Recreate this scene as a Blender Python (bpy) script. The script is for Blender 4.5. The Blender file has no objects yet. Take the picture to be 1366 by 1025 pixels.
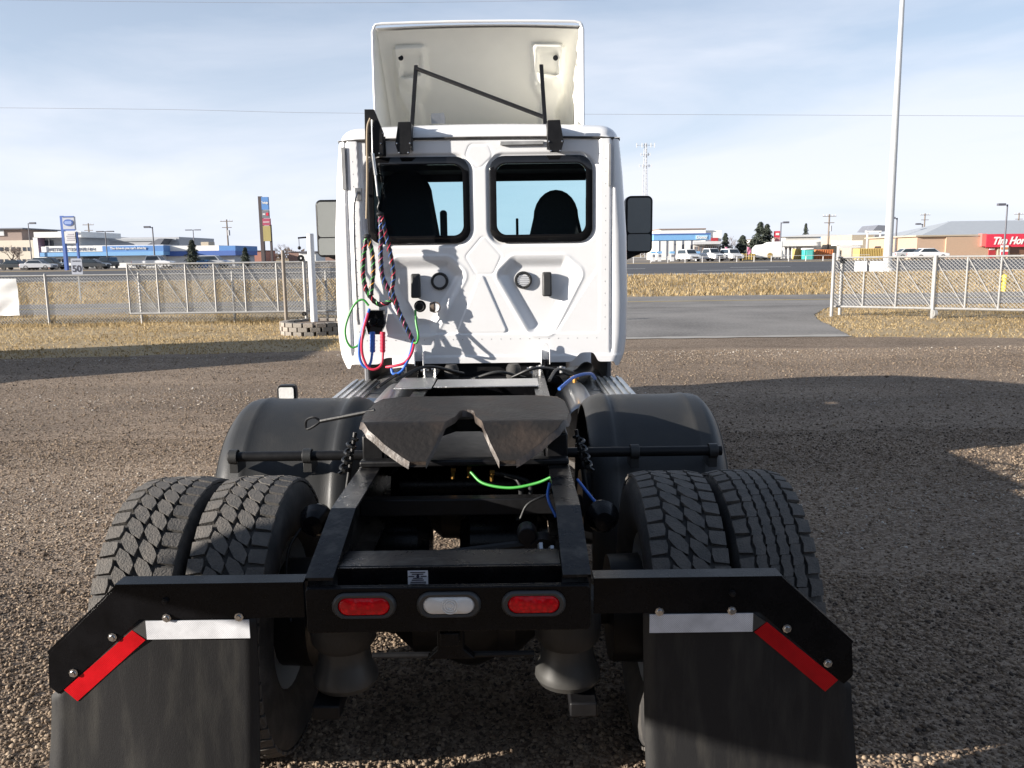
import bpy, bmesh, math, random
import numpy as np
from mathutils import Vector, Matrix
random.seed(7); rng = np.random.default_rng(7)
sc = bpy.context.scene
C = sc.collection
rad = math.radians

# ------------------------------------------------------------------ camera
FPX, CAMX, CAMH, PITCH, ROLL = 1105.0, 0.2, 1.87, rad(8.9), 0.013
_f = np.array([0, math.cos(PITCH), -math.sin(PITCH)])
_r = np.array([1.0, 0, 0]); _u = np.cross(_r, _f)
_r, _u = _r*math.cos(ROLL) - _u*math.sin(ROLL), _u*math.cos(ROLL) + _r*math.sin(ROLL)
cam = bpy.data.cameras.new('camera'); camo = bpy.data.objects.new('camera', cam); C.objects.link(camo)
cam.lens = 36.0*FPX/1366.0; cam.sensor_width = 36.0; cam.clip_start = 0.05; cam.clip_end = 5000
camo.matrix_world = Matrix(((_r[0], _u[0], -_f[0], CAMX), (_r[1], _u[1], -_f[1], 0), (_r[2], _u[2], -_f[2], CAMH), (0, 0, 0, 1)))
sc.camera = camo
def W(px, py, Y):
    """photo pixel + distance Y in metres -> point in the place"""
    d = _f + _r*(px-683)/FPX - _u*(py-512.5)/FPX
    t = Y/d[1]; return Vector((CAMX + d[0]*t, Y, CAMH + d[2]*t))

# ------------------------------------------------------------------ sky and sun
SUN = Vector((-1.0, -0.35, 0.275)).normalized()        # towards the sun: low, from the left, a little behind
world = bpy.data.worlds.new('World'); sc.world = world; world.use_nodes = True
nt = world.node_tree; nt.nodes.clear()
def N(nt, t, **k):
    n = nt.nodes.new(t)
    for a, v in k.items():
        if a.startswith('i_'): n.inputs[a[2:].replace('_', ' ')].default_value = v
        else: setattr(n, a, v)
    return n
L = lambda nt, a, b: nt.links.new(a, b)
sky = N(nt, 'ShaderNodeTexSky', sky_type='NISHITA', sun_disc=False)
sky.sun_elevation = math.asin(SUN.z); sky.sun_rotation = math.atan2(SUN.x, SUN.y)
sky.air_density = 1.0; sky.dust_density = 0.6; sky.ozone_density = 1.5; sky.altitude = 700
tc = N(nt, 'ShaderNodeTexCoord')
mp = N(nt, 'ShaderNodeMapping'); mp.inputs['Scale'].default_value = (0.8, 1.2, 4.5); mp.inputs['Rotation'].default_value = (0.15, -0.12, 0.5)
L(nt, tc.outputs['Generated'], mp.inputs['Vector'])
nz = N(nt, 'ShaderNodeTexNoise', i_Scale=1.7, i_Detail=7.0, i_Roughness=0.55); nz.inputs['Distortion'].default_value = 0.5
L(nt, mp.outputs['Vector'], nz.inputs['Vector'])
rp = N(nt, 'ShaderNodeValToRGB'); rp.color_ramp.elements[0].position = 0.38; rp.color_ramp.elements[1].position = 0.64
rp.color_ramp.elements[0].color = (0.0, 0.0, 0.0, 1); rp.color_ramp.elements[1].color = (1.0, 1.0, 1.0, 1)
L(nt, nz.outputs['Fac'], rp.inputs['Fac'])
# thin winter haze: thick towards the horizon, clear overhead
sx = N(nt, 'ShaderNodeSeparateXYZ'); L(nt, tc.outputs['Generated'], sx.inputs['Vector'])
hz = N(nt, 'ShaderNodeMath', operation='MULTIPLY'); hz.inputs[1].default_value = -2.7; L(nt, sx.outputs['Z'], hz.inputs[0])
hz2 = N(nt, 'ShaderNodeMath', operation='EXPONENT'); L(nt, hz.outputs[0], hz2.inputs[0])
hz3 = N(nt, 'ShaderNodeMath', operation='MULTIPLY', use_clamp=True); L(nt, hz2.outputs[0], hz3.inputs[0]); hz3.inputs[1].default_value = 0.88
cl = N(nt, 'ShaderNodeMath', operation='MULTIPLY', use_clamp=True); L(nt, hz2.outputs[0], cl.inputs[0]); L(nt, rp.outputs['Color'], cl.inputs[1])
mx = N(nt, 'ShaderNodeMix', data_type='RGBA'); mx.inputs['B'].default_value = (5.4, 6.0, 7.3, 1)
L(nt, hz3.outputs[0], mx.inputs['Factor']); L(nt, sky.outputs['Color'], mx.inputs['A'])
mc = N(nt, 'ShaderNodeMix', data_type='RGBA'); mc.inputs['B'].default_value = (6.7, 6.9, 7.6, 1); L(nt, cl.outputs[0], mc.inputs['Factor']); L(nt, mx.outputs['Result'], mc.inputs['A'])
bg = N(nt, 'ShaderNodeBackground', i_Strength=0.069); L(nt, mc.outputs['Result'], bg.inputs['Color'])
L(nt, bg.outputs['Background'], N(nt, 'ShaderNodeOutputWorld').inputs['Surface'])
sl = bpy.data.lights.new('sun', 'SUN'); sl.energy = 5.0; sl.angle = rad(0.5); sl.color = (1.0, 0.93, 0.84)
so = bpy.data.objects.new('sun', sl); C.objects.link(so); so.rotation_euler = (-SUN).to_track_quat('-Z', 'Y').to_euler(); so.location = (-20, -7, 10)
sc.view_settings.view_transform = 'Standard'; sc.view_settings.look = 'None'; sc.view_settings.gamma = 1.0
sc.view_settings.use_curve_mapping = False; sc.view_settings.exposure = 1.1
sc.render.engine = 'CYCLES'; sc.cycles.use_denoising = True
sc.cycles.max_bounces = 8; sc.cycles.transparent_max_bounces = 24

# ------------------------------------------------------------------ materials
MATS = {}
def mat(name, col, rough=0.5, metal=0.0, var=0.12, scale=9.0, bump=0.0, bscale=60.0, col2=None, coat=0.0, thr=(0.42, 0.62), rvar=0.1, stretch=None, spec=0.5):
    if name in MATS: return MATS[name]
    m = bpy.data.materials.new(name); m.use_nodes = True; t = m.node_tree
    b = t.nodes['Principled BSDF']; b.inputs['Roughness'].default_value = rough; b.inputs['Metallic'].default_value = metal
    b.inputs['Coat Weight'].default_value = coat; b.inputs['Coat Roughness'].default_value = 0.06; b.inputs['Specular IOR Level'].default_value = spec
    g = N(t, 'ShaderNodeNewGeometry'); o = N(t, 'ShaderNodeTexCoord')
    vec = o.outputs['Object']
    if stretch:
        q = N(t, 'ShaderNodeMapping'); q.inputs['Scale'].default_value = stretch; L(t, vec, q.inputs['Vector']); vec = q.outputs['Vector']
    n = N(t, 'ShaderNodeTexNoise', i_Scale=scale, i_Detail=6.0, i_Roughness=0.6); L(t, vec, n.inputs['Vector'])
    r = N(t, 'ShaderNodeValToRGB'); e = r.color_ramp.elements
    if col2 is None:
        e[0].position, e[1].position = 0.25, 0.75
        e[0].color = (*[c*(1-var) for c in col], 1); e[1].color = (*[min(1, c*(1+var)) for c in col], 1)
    else:
        e[0].position, e[1].position = thr; e[0].color = (*col, 1); e[1].color = (*col2, 1)
    L(t, n.outputs['Fac'], r.inputs['Fac']); L(t, r.outputs['Color'], b.inputs['Base Color'])
    if rvar:
        mr = N(t, 'ShaderNodeMapRange'); mr.inputs['To Min'].default_value = max(0.02, rough-rvar); mr.inputs['To Max'].default_value = min(1, rough+rvar)
        L(t, n.outputs['Fac'], mr.inputs['Value']); L(t, mr.outputs['Result'], b.inputs['Roughness'])
    if bump:
        n2 = N(t, 'ShaderNodeTexNoise', i_Scale=bscale, i_Detail=4.0); L(t, vec, n2.inputs['Vector'])
        bp = N(t, 'ShaderNodeBump', i_Strength=bump, i_Distance=0.01); L(t, n2.outputs['Fac'], bp.inputs['Height']); L(t, bp.outputs['Normal'], b.inputs['Normal'])
    MATS[name] = m; return m
def glass(name, tint, gloss=0.12, rough=0.02):
    m = bpy.data.materials.new(name); m.use_nodes = True; t = m.node_tree; t.nodes.clear()
    tr = N(t, 'ShaderNodeBsdfTransparent'); tr.inputs['Color'].default_value = (*tint, 1)
    gl = N(t, 'ShaderNodeBsdfGlossy', i_Roughness=rough); fr = N(t, 'ShaderNodeLayerWeight', i_Blend=0.25)
    mr = N(t, 'ShaderNodeMath', operation='MULTIPLY_ADD'); mr.inputs[1].default_value = 0.8; mr.inputs[2].default_value = gloss*0.4
    L(t, fr.outputs['Fresnel'], mr.inputs[0])
    ms = N(t, 'ShaderNodeMixShader'); L(t, mr.outputs[0], ms.inputs[0]); L(t, tr.outputs[0], ms.inputs[1]); L(t, gl.outputs[0], ms.inputs[2])
    L(t, ms.outputs[0], N(t, 'ShaderNodeOutputMaterial').inputs['Surface']); MATS[name] = m; return m
def lamp_mat(name, col, rough=0.25):
    """clear lens moulded with little prisms over a reflector"""
    m = bpy.data.materials.new(name); m.use_nodes = True; t = m.node_tree; b = t.nodes['Principled BSDF']
    b.inputs['Base Color'].default_value = (*col, 1); b.inputs['Roughness'].default_value = rough; b.inputs['Coat Weight'].default_value = 0.25; b.inputs['Coat Roughness'].default_value = 0.1; b.inputs['Specular IOR Level'].default_value = 0.3
    b.inputs['Metallic'].default_value = 0.0
    o = N(t, 'ShaderNodeTexCoord'); v = N(t, 'ShaderNodeTexVoronoi', i_Scale=75.0); L(t, o.outputs['Object'], v.inputs['Vector'])
    r = N(t, 'ShaderNodeValToRGB'); r.color_ramp.elements[0].color = (*[min(1, c*1.25) for c in col], 1); r.color_ramp.elements[1].color = (*[c*0.72 for c in col], 1)
    r.color_ramp.elements[1].position = 0.7
    L(t, v.outputs['Distance'], r.inputs['Fac']); L(t, r.outputs['Color'], b.inputs['Base Color'])
    bp = N(t, 'ShaderNodeBump', i_Strength=0.6, i_Distance=0.004); L(t, v.outputs['Distance'], bp.inputs['Height']); L(t, bp.outputs['Normal'], b.inputs['Normal'])
    MATS[name] = m; return m

def tape_mat(name, col):
    """prismatic tape: fine square cells, a little grime"""
    m = mat(name, col, 0.35, var=0.22, scale=14, spec=0.3); t = m.node_tree; b = t.nodes['Principled BSDF']; src = b.inputs['Base Color'].links[0].from_socket
    o = N(t, 'ShaderNodeTexCoord'); c = N(t, 'ShaderNodeTexChecker', i_Scale=300.0); L(t, o.outputs['Object'], c.inputs['Vector'])
    x = N(t, 'ShaderNodeMix', data_type='RGBA', blend_type='MULTIPLY'); x.inputs['B'].default_value = (0.78, 0.78, 0.78, 1); L(t, c.outputs['Fac'], x.inputs['Factor']); L(t, src, x.inputs['A']); L(t, x.outputs['Result'], b.inputs['Base Color']); return m

M = dict(
 white=mat('cab_white_paint', (0.80, 0.80, 0.805), 0.32, var=0.03, scale=3, coat=0.6, rvar=0.06),
 cream=mat('fairing_inside_gelcoat', (0.76, 0.75, 0.69), 0.5, var=0.05, scale=2.5, rvar=0.05),
 black=mat('black_frame_paint', (0.005, 0.005, 0.006), 0.26, var=0.4, scale=14, bump=0.05, bscale=90, rvar=0.1, spec=0.18),
 dusty=mat('black_paint_with_road_dust', (0.007, 0.007, 0.008), 0.3, scale=11, col2=(0.12, 0.11, 0.095), thr=(0.52, 0.85), bump=0.12, rvar=0.15, spec=0.3),
 satin=mat('satin_black_steel', (0.010, 0.010, 0.011), 0.42, var=0.3, scale=20, bump=0.06, spec=0.25),
 plastic=mat('dark_grey_moulded_plastic', (0.026, 0.027, 0.028), 0.48, spec=0.4, scale=6, col2=(0.038, 0.037, 0.035), thr=(0.45, 0.8), bump=0.12, bscale=180, rvar=0.1),
 rubber=mat('tyre_rubber', (0.028, 0.027, 0.027), 0.75, scale=10, col2=(0.065, 0.06, 0.055), bump=0.2, bscale=120),
 tread=mat('worn_tread_rubber', (0.085, 0.08, 0.074), 0.85, scale=26, col2=(0.14, 0.125, 0.11), thr=(0.35, 0.75), bump=0.5, bscale=150),
 flap=mat('mud_flap_rubber', (0.016, 0.016, 0.017), 0.5, spec=0.3, scale=3.5, col2=(0.042, 0.04, 0.036), thr=(0.48, 0.80), stretch=(5, 5, 0.8), bump=0.1, bscale=90),
 steel=mat('bare_steel', (0.42, 0.42, 0.42), 0.35, metal=0.9, var=0.15, scale=30),
 alu=mat('aluminium_tread_plate', (0.62, 0.62, 0.61), 0.32, metal=0.85, var=0.12, scale=22, bump=0.5, bscale=70),
 chrome=mat('zinc_bolt', (0.6, 0.6, 0.6), 0.25, metal=1.0, var=0.1),
 grease=mat('greased_cast_plate', (0.022, 0.020, 0.019), 0.48, spec=0.22, scale=6, col2=(0.055, 0.041, 0.033), thr=(0.48, 0.80), bump=0.35, bscale=45, rvar=0.15),
 rustedge=mat('worn_rusty_edge', (0.05, 0.04, 0.035), 0.45, scale=18, col2=(0.10, 0.077, 0.062), bump=0.2, bscale=60),
 red_lens=lamp_mat('red_lens', (0.85, 0.0, 0.008)), clear_lens=mat('clear_lens', (0.82, 0.81, 0.78), 0.22, var=0.1, scale=16, coat=1.0, bump=0.15, bscale=60),
 grommet=mat('grey_rubber_grommet', (0.05, 0.05, 0.05), 0.4),
 red_tape=tape_mat('red_reflective_tape', (0.58, 0.004, 0.010)),
 white_tape=tape_mat('white_reflective_tape', (0.76, 0.77, 0.80)),
 paper=mat('white_decal', (0.7, 0.7, 0.74), 0.5, var=0.04), ink=mat('dark_print', (0.03, 0.03, 0.05), 0.6),
 seat=mat('dark_seat_cloth', (0.035, 0.035, 0.038), 0.85, var=0.3, scale=60, bump=0.3, bscale=200),
 liner=mat('dark_cab_lining', (0.02, 0.02, 0.022), 0.8, var=0.2),
 frit=mat('black_window_edge', (0.008, 0.008, 0.009), 0.08, var=0.2, rvar=0.02),
 cabglass=glass('tinted_cab_glass', (0.76, 0.92, 0.95), 0.06), mirror=mat('mirror_glass', (0.33, 0.345, 0.335), 0.05, metal=0.3, var=0.03, rvar=0.01),  # mirror: grey base colour stands in for the reflected surroundings
 greyp=mat('grey_fairing_plastic', (0.16, 0.165, 0.18), 0.5, var=0.1),
 green=mat('green_hose', (0.05, 0.30, 0.05), 0.4), blue=mat('blue_hose', (0.03, 0.13, 0.5), 0.4), redh=mat('red_hose', (0.62, 0.03, 0.07), 0.4), pink=mat('pink_spiral_wrap', (0.40, 0.05, 0.15), 0.4),
 gwrap=mat('bright_green_wrap', (0.05, 0.36, 0.06), 0.4), bwrap=mat('blue_wrap', (0.06, 0.14, 0.45), 0.4), owrap=mat('orange_wrap', (0.7, 0.32, 0.04), 0.4),
 hoseblk=mat('black_hose', (0.012, 0.012, 0.013), 0.45, var=0.3), brass=mat('brass_fitting', (0.55, 0.30, 0.08), 0.35, metal=0.9), strap=mat('tan_strap', (0.28, 0.22, 0.15), 0.7),
 amber=mat('marker_strip', (0.30, 0.30, 0.30), 0.3, var=0.2),
)

# ------------------------------------------------------------------ mesh helpers
class MB:
    def __init__(s): s.v = []; s.f = []
    def add(s, vs, fs):
        o = len(s.v); s.v += [tuple(v) for v in vs]; s.f += [tuple(i+o for i in f) for f in fs]; return s
    def box(s, c, d, R=None):
        x, y, z = d[0]/2, d[1]/2, d[2]/2
        vs = [Vector((a*x, b*y, e*z)) for a in (-1, 1) for b in (-1, 1) for e in (-1, 1)]
        if R is not None: vs = [R @ v for v in vs]
        c = Vector(c)
        return s.add([v+c for v in vs], [(0, 1, 3, 2), (4, 6, 7, 5), (0, 4, 5, 1), (2, 3, 7, 6), (0, 2, 6, 4), (1, 5, 7, 3)])
    def bb(s, a, b):
        return s.box([(a[i]+b[i])/2 for i in range(3)], [abs(b[i]-a[i]) for i in range(3)])
    def bar(s, p0, p1, w, h, up=(0, 0, 1)):
        p0, p1 = Vector(p0), Vector(p1); y = (p1-p0); l = y.length; y.normalize()
        x = y.cross(Vector(up)); x = x.normalized() if x.length > 1e-5 else Vector((1, 0, 0)); z = x.cross(y)
        R = Matrix((x, y, z)).transposed(); return s.box((p0+p1)/2, (w, l, h), R)
    def tube(s, path, r, n=8, caps=True):
        P = [Vector(p) for p in path]; k = len(P); rs = r if isinstance(r, (list, tuple)) else [r]*k
        T = [(P[min(i+1, k-1)]-P[max(i-1, 0)]).normalized() for i in range(k)]
        u = T[0].cross(Vector((0, 0, 1)));
        if u.length < 1e-3: u = T[0].cross(Vector((1, 0, 0)))
        u.normalize(); vs = []
        for i in range(k):
            u = (u - T[i]*u.dot(T[i])).normalized(); w = T[i].cross(u)
            for j in range(n):
                a = 2*math.pi*j/n; vs.append(P[i] + (u*math.cos(a)+w*math.sin(a))*rs[i])
        fs = [(i*n+j, i*n+(j+1) % n, (i+1)*n+(j+1) % n, (i+1)*n+j) for i in range(k-1) for j in range(n)]
        if caps: fs += [tuple(range(n))[::-1], tuple(range((k-1)*n, k*n))]
        return s.add(vs, fs)
    def cyl(s, p0, p1, r, n=14, r1=None): return s.tube([p0, p1], [r, r if r1 is None else r1], n)
    def lathe(s, prof, c, axis='z', n=32, close=False):
        """prof: (radius, along axis)"""
        c = Vector(c); vs = []; k = len(prof)
        for j in range(n):
            a = 2*math.pi*j/n; ca, sa = math.cos(a), math.sin(a)
            for r, h in prof:
                v = {'z': (r*ca, r*sa, h), 'x': (h, r*ca, r*sa), 'y': (r*sa, h, r*ca)}[axis]; vs.append(c+Vector(v))
        m = k if close else k-1
        return s.add(vs, [(j*k+i, j*k+(i+1) % k, ((j+1) % n)*k+(i+1) % k, ((j+1) % n)*k+i) for j in range(n) for i in range(m)])
    def prism(s, pts, d0, d1, axis='y'):
        """polygon extruded along axis; pts are the two other coordinates in x,y,z order"""
        k = len(pts)
        def v(p, d): return {'y': (p[0], d, p[1]), 'x': (d, p[0], p[1]), 'z': (p[0], p[1], d)}[axis]
        return s.add([v(p, d0) for p in pts]+[v(p, d1) for p in pts], [tuple(range(k)), tuple(range(2*k-1, k-1, -1))]+[(i, k+i, k+(i+1) % k, (i+1) % k) for i in range(k)])
    def grid(s, f, nu, nv, keep=None):
        vs = [f(i/(nu-1), j/(nv-1)) for i in range(nu) for j in range(nv)]
        return s.add(vs, [(i*nv+j, (i+1)*nv+j, (i+1)*nv+j+1, i*nv+j+1) for i in range(nu-1) for j in range(nv-1)])
    def ball(s, c, r, n=10, sc=(1, 1, 1)):
        k = n//2+1; c = Vector(c)
        vs = [c+Vector((r*sc[0]*math.sin(math.pi*i/(k-1))*math.cos(2*math.pi*j/n), r*sc[1]*math.sin(math.pi*i/(k-1))*math.sin(2*math.pi*j/n), r*sc[2]*math.cos(math.pi*i/(k-1)))) for i in range(k) for j in range(n)]
        return s.add(vs, [(i*n+j, (i+1)*n+j, (i+1)*n+(j+1) % n, i*n+(j+1) % n) for i in range(k-1) for j in range(n)])

def rrect(x0, z0, x1, z1, r, n=6):
    out = []
    for cx, cz, a0 in ((x1-r, z1-r, 0), (x0+r, z1-r, 90), (x0+r, z0+r, 180), (x1-r, z0+r, 270)):
        for k in range(n+1):
            a = rad(a0+90*k/n); out.append((cx+r*math.cos(a), cz+r*math.sin(a)))
    return out
def spline(pts, n=8):
    P = [Vector(p) for p in pts]; P = [P[0]*2-P[1]]+P+[P[-1]*2-P[-2]]; out = []
    for i in range(1, len(P)-2):
        a, b, c, d = P[i-1:i+3]
        for k in range(n):
            t = k/n; out.append(0.5*((2*b)+(c-a)*t+(2*a-5*b+4*c-d)*t*t+(3*b-a-3*c+d)*t**3))
    return out+[P[-2]]

ORG = {}
def finish(name, me, m, parent=None, smooth=35, bevel=0, solid=0, kind=None):
    if smooth:
        me.polygons.foreach_set('use_smooth', [True]*len(me.polygons)); me.set_sharp_from_angle(angle=rad(smooth))
    ms = m if isinstance(m, (list, tuple)) else [m]
    for q in ms: me.materials.append(q)
    o = bpy.data.objects.new(name, me); C.objects.link(o)
    if solid: md = o.modifiers.new('solid', 'SOLIDIFY'); md.thickness = solid; md.offset = 0
    if bevel: md = o.modifiers.new('bevel', 'BEVEL'); md.width = bevel; md.segments = 2; md.limit_method = 'ANGLE'; md.angle_limit = rad(40)
    if parent is not None: o.parent = parent; ORG[o.name] = ORG.get(parent.name, Vector((0, 0, 0)))
    if kind: o['kind'] = kind
    return o
def part(name, mb, m, parent=None, fix=True, **k):
    me = bpy.data.meshes.new(name); o = ORG.get(parent.name, Vector((0, 0, 0))) if parent is not None else Vector((0, 0, 0))
    me.from_pydata([(v[0]-o.x, v[1]-o.y, v[2]-o.z) for v in mb.v], [], mb.f)
    if fix:
        bm = bmesh.new(); bm.from_mesh(me); bmesh.ops.recalc_face_normals(bm, faces=bm.faces); bm.to_mesh(me); bm.free()
    return finish(name, me, m, parent, **k)
def thing(name, label, cat, loc, group=None, rotz=0):
    o = bpy.data.objects.new(name, None); C.objects.link(o); o.location = loc; o.rotation_euler = (0, 0, rotz); o.empty_display_size = 0.2
    o['label'] = label; o['category'] = cat
    if group: o['group'] = group
    ORG[o.name] = Vector(loc); return o
def tag(o, label, cat, group=None):
    o['label'] = label; o['category'] = cat
    if group: o['group'] = group
    return o
def struct(name, mb, m, **k): return part(name, mb, m, None, kind='structure', **k)
def text(name, body, m, parent, centre, width=None, height=None, shear=0.0, ext=0.002, ry=0.0, bold=0.0, face='-y'):
    """flat lettering standing upright and facing -Y"""
    cu = bpy.data.curves.new(name, 'FONT'); cu.body = body; cu.align_x = 'CENTER'; cu.align_y = 'CENTER'; cu.extrude = ext; cu.shear = shear; cu.offset = bold; cu.resolution_u = 3
    to = bpy.data.objects.new(name, cu); C.objects.link(to); bpy.context.view_layer.update()
    me = bpy.data.meshes.new_from_object(to); bpy.data.objects.remove(to)
    co = np.empty(len(me.vertices)*3); me.vertices.foreach_get('co', co); co = co.reshape(-1, 3)
    lo, hi = co[:, :2].min(0), co[:, :2].max(0); s = hi-lo; c0 = (hi+lo)/2
    kx = width/s[0] if width else None; kz = height/s[1] if height else None; kx = kx or kz; kz = kz or kx
    o = ORG.get(parent.name, Vector((0, 0, 0))) if parent is not None else Vector((0, 0, 0))
    X, Z = (co[:, 0]-c0[0])*kx, (co[:, 1]-c0[1])*kz
    ang = ry; out = np.stack([X*math.cos(ang)+centre[0]-o.x, X*math.sin(ang)-co[:, 2]+centre[1]-o.y, Z+centre[2]-o.z], 1)
    me.vertices.foreach_set('co', out.ravel()); return finish(name, me, m, parent, smooth=0)
def np_mesh(name, v, f, m, col=None, **k):
    """many small faces at once: v (n,3), f (m,3)"""
    me = bpy.data.meshes.new(name); me.vertices.add(len(v)); me.vertices.foreach_set('co', np.ascontiguousarray(v, dtype=np.float32).ravel())
    me.loops.add(len(f)*3); me.loops.foreach_set('vertex_index', np.ascontiguousarray(f, dtype=np.int32).ravel())
    me.polygons.add(len(f)); me.polygons.foreach_set('loop_start', np.arange(0, len(f)*3, 3, dtype=np.int32))
    me.update(calc_edges=True)
    if col is not None:
        a = me.attributes.new('tone', 'FLOAT', 'POINT'); a.data.foreach_set('value', np.ascontiguousarray(col, dtype=np.float32))
    return finish(name, me, m, **k)
# ------------------------------------------------------------------ ground, lot, roads
def zg(y): t = min(1, max(0, (y-36)/14)); return 0.5*t*t*(3-2*t)
def Gp(px, py, z=0.0):
    d = _f + _r*(px-683)/FPX - _u*(py-512.5)/FPX; t = (z-CAMH)/d[2]; return (CAMX+d[0]*t, d[1]*t)
def earth(name, stops, scale, detail_scale, bump, rough=0.95, dist=0.02, vor=None, patch=None):
    m = bpy.data.materials.new(name); m.use_nodes = True; t = m.node_tree; b = t.nodes['Principled BSDF']; b.inputs['Roughness'].default_value = rough; b.inputs['Specular IOR Level'].default_value = 0.2
    o = N(t, 'ShaderNodeTexCoord'); n = N(t, 'ShaderNodeTexNoise', i_Scale=scale, i_Detail=3.0); n2 = N(t, 'ShaderNodeTexNoise', i_Scale=detail_scale, i_Detail=8.0, i_Roughness=0.75)
    L(t, o.outputs['Object'], n.inputs['Vector']); L(t, o.outputs['Object'], n2.inputs['Vector'])
    a = N(t, 'ShaderNodeMath', operation='MULTIPLY_ADD'); a.inputs[1].default_value = 0.45; L(t, n.outputs['Fac'], a.inputs[0])
    q = N(t, 'ShaderNodeMath', operation='MULTIPLY'); q.inputs[1].default_value = 0.55; L(t, n2.outputs['Fac'], q.inputs[0]); L(t, q.outputs[0], a.inputs[2])
    r = N(t, 'ShaderNodeValToRGB'); e = r.color_ramp.elements
    while len(e) < len(stops): e.new(0.5)
    for k, (p, c) in enumerate(stops): e[k].position = p; e[k].color = (*c, 1)
    fac = a.outputs[0]; h = n2.outputs['Fac']
    if vor:
        v = N(t, 'ShaderNodeTexVoronoi', i_Scale=vor); L(t, o.outputs['Object'], v.inputs['Vector'])
        w = N(t, 'ShaderNodeSeparateColor'); L(t, v.outputs['Color'], w.inputs['Color'])
        k = N(t, 'ShaderNodeMath', operation='MULTIPLY_ADD'); k.inputs[1].default_value = 0.42; L(t, w.outputs['Red'], k.inputs[0])
        k2 = N(t, 'ShaderNodeMath', operation='MULTIPLY'); k2.inputs[1].default_value = 0.58; L(t, fac, k2.inputs[0]); L(t, k2.outputs[0], k.inputs[2]); fac = k.outputs[0]
        iv = N(t, 'ShaderNodeMath', operation='SUBTRACT'); iv.inputs[0].default_value = 1.0; L(t, v.outputs['Distance'], iv.inputs[1]); h = iv.outputs[0]
    L(t, fac, r.inputs['Fac']); outc = r.outputs['Color']
    if patch:                                            # packed, dusty and damp areas worn by traffic
        q3 = N(t, 'ShaderNodeMapping'); q3.inputs['Scale'].default_value = patch; L(t, o.outputs['Object'], q3.inputs['Vector'])
        n3 = N(t, 'ShaderNodeTexNoise', i_Scale=1.0, i_Detail=5.0, i_Roughness=0.6); n3.inputs['Distortion'].default_value = 0.8; L(t, q3.outputs['Vector'], n3.inputs['Vector'])
        r3 = N(t, 'ShaderNodeValToRGB'); r3.color_ramp.elements[0].position = 0.34; r3.color_ramp.elements[1].position = 0.66; r3.color_ramp.elements[0].color = (0.86, 0.855, 0.85, 1); r3.color_ramp.elements[1].color = (1.22, 1.2, 1.16, 1); L(t, n3.outputs['Fac'], r3.inputs['Fac'])
        x3 = N(t, 'ShaderNodeMix', data_type='RGBA', blend_type='MULTIPLY'); x3.inputs['Factor'].default_value = 1.0; L(t, outc, x3.inputs['A']); L(t, r3.outputs['Color'], x3.inputs['B']); outc = x3.outputs['Result']
    L(t, outc, b.inputs['Base Color'])
    bp = N(t, 'ShaderNodeBump', i_Strength=bump, i_Distance=dist); L(t, h, bp.inputs['Height']); L(t, bp.outputs['Normal'], b.inputs['Normal'])
    return m
def tone_mat(name, stops, rough=0.9):
    m = bpy.data.materials.new(name); m.use_nodes = True; t = m.node_tree; b = t.nodes['Principled BSDF']; b.inputs['Roughness'].default_value = rough; b.inputs['Specular IOR Level'].default_value = 0.25
    a = N(t, 'ShaderNodeAttribute', attribute_name='tone'); r = N(t, 'ShaderNodeValToRGB'); e = r.color_ramp.elements
    while len(e) < len(stops): e.new(0.5)
    for k, (p, c) in enumerate(stops): e[k].position = p; e[k].color = (*c, 1)
    L(t, a.outputs['Fac'], r.inputs['Fac']); L(t, r.outputs['Color'], b.inputs['Base Color']); return m
E_base = earth('dry_prairie_earth', [(0.3, (0.26, 0.195, 0.115)), (0.5, (0.36, 0.275, 0.165)), (0.72, (0.44, 0.345, 0.22))], 0.25, 3.0, 0.5)
E_gravel = earth('crushed_gravel', [(0.25, (0.078, 0.057, 0.042)), (0.48, (0.205, 0.154, 0.114)), (0.64, (0.29, 0.23, 0.176)), (0.86, (0.39, 0.32, 0.25))], 0.5, 6.0, 0.5, dist=0.012, vor=60, patch=(0.16, 0.75, 1.0))
E_asph = earth('old_asphalt', [(0.36, (0.14, 0.132, 0.125)), (0.5, (0.235, 0.222, 0.208)), (0.66, (0.32, 0.30, 0.28))], 0.35, 14.0, 0.35)
E_new = earth('newer_dark_asphalt', [(0.3, (0.13, 0.125, 0.12)), (0.7, (0.185, 0.177, 0.17))], 0.4, 14.0, 0.3)
E_hwy = earth('highway_asphalt', [(0.3, (0.075, 0.077, 0.085)), (0.7, (0.115, 0.117, 0.125))], 0.15, 9.0, 0.3)
E_shoulder = earth('pale_road_shoulder', [(0.3, (0.30, 0.28, 0.25)), (0.7, (0.42, 0.40, 0.37))], 0.3, 8.0, 0.4)
def sheet(name, xs, lo, hi, m, dz, ny=2):
    """strip of ground: for every x from lo(x) to hi(x), following the land"""
    mb = MB(); k = len(xs); vs = []
    for x in xs:
        a, b = lo(x), hi(x)
        for j in range(ny): y = a+(b-a)*j/(ny-1); vs.append((x, y, zg(y)+dz))
    return struct(name, mb.add(vs, [(i*ny+j, (i+1)*ny+j, (i+1)*ny+j+1, i*ny+j+1) for i in range(k-1) for j in range(ny-1)]), m, smooth=0, fix=False)
mb = MB(); ys = [-400, -60, 0, 20, 36]+[36+i*1.0 for i in range(1, 15)]+[60, 110, 200, 600, 3500]
xs_ = [-2500, -300, -60, 0, 60, 300, 2500]; k = len(ys)
mb.add([(x, y, zg(y)) for x in xs_ for y in ys], [(i*k+j, (i+1)*k+j, (i+1)*k+j+1, i*k+j+1) for i in range(len(xs_)-1) for j in range(k-1)])
struct('ground', mb, E_base, smooth=60, fix=False)
_w = [random.uniform(-1, 1) for _ in range(4000)]
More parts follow.
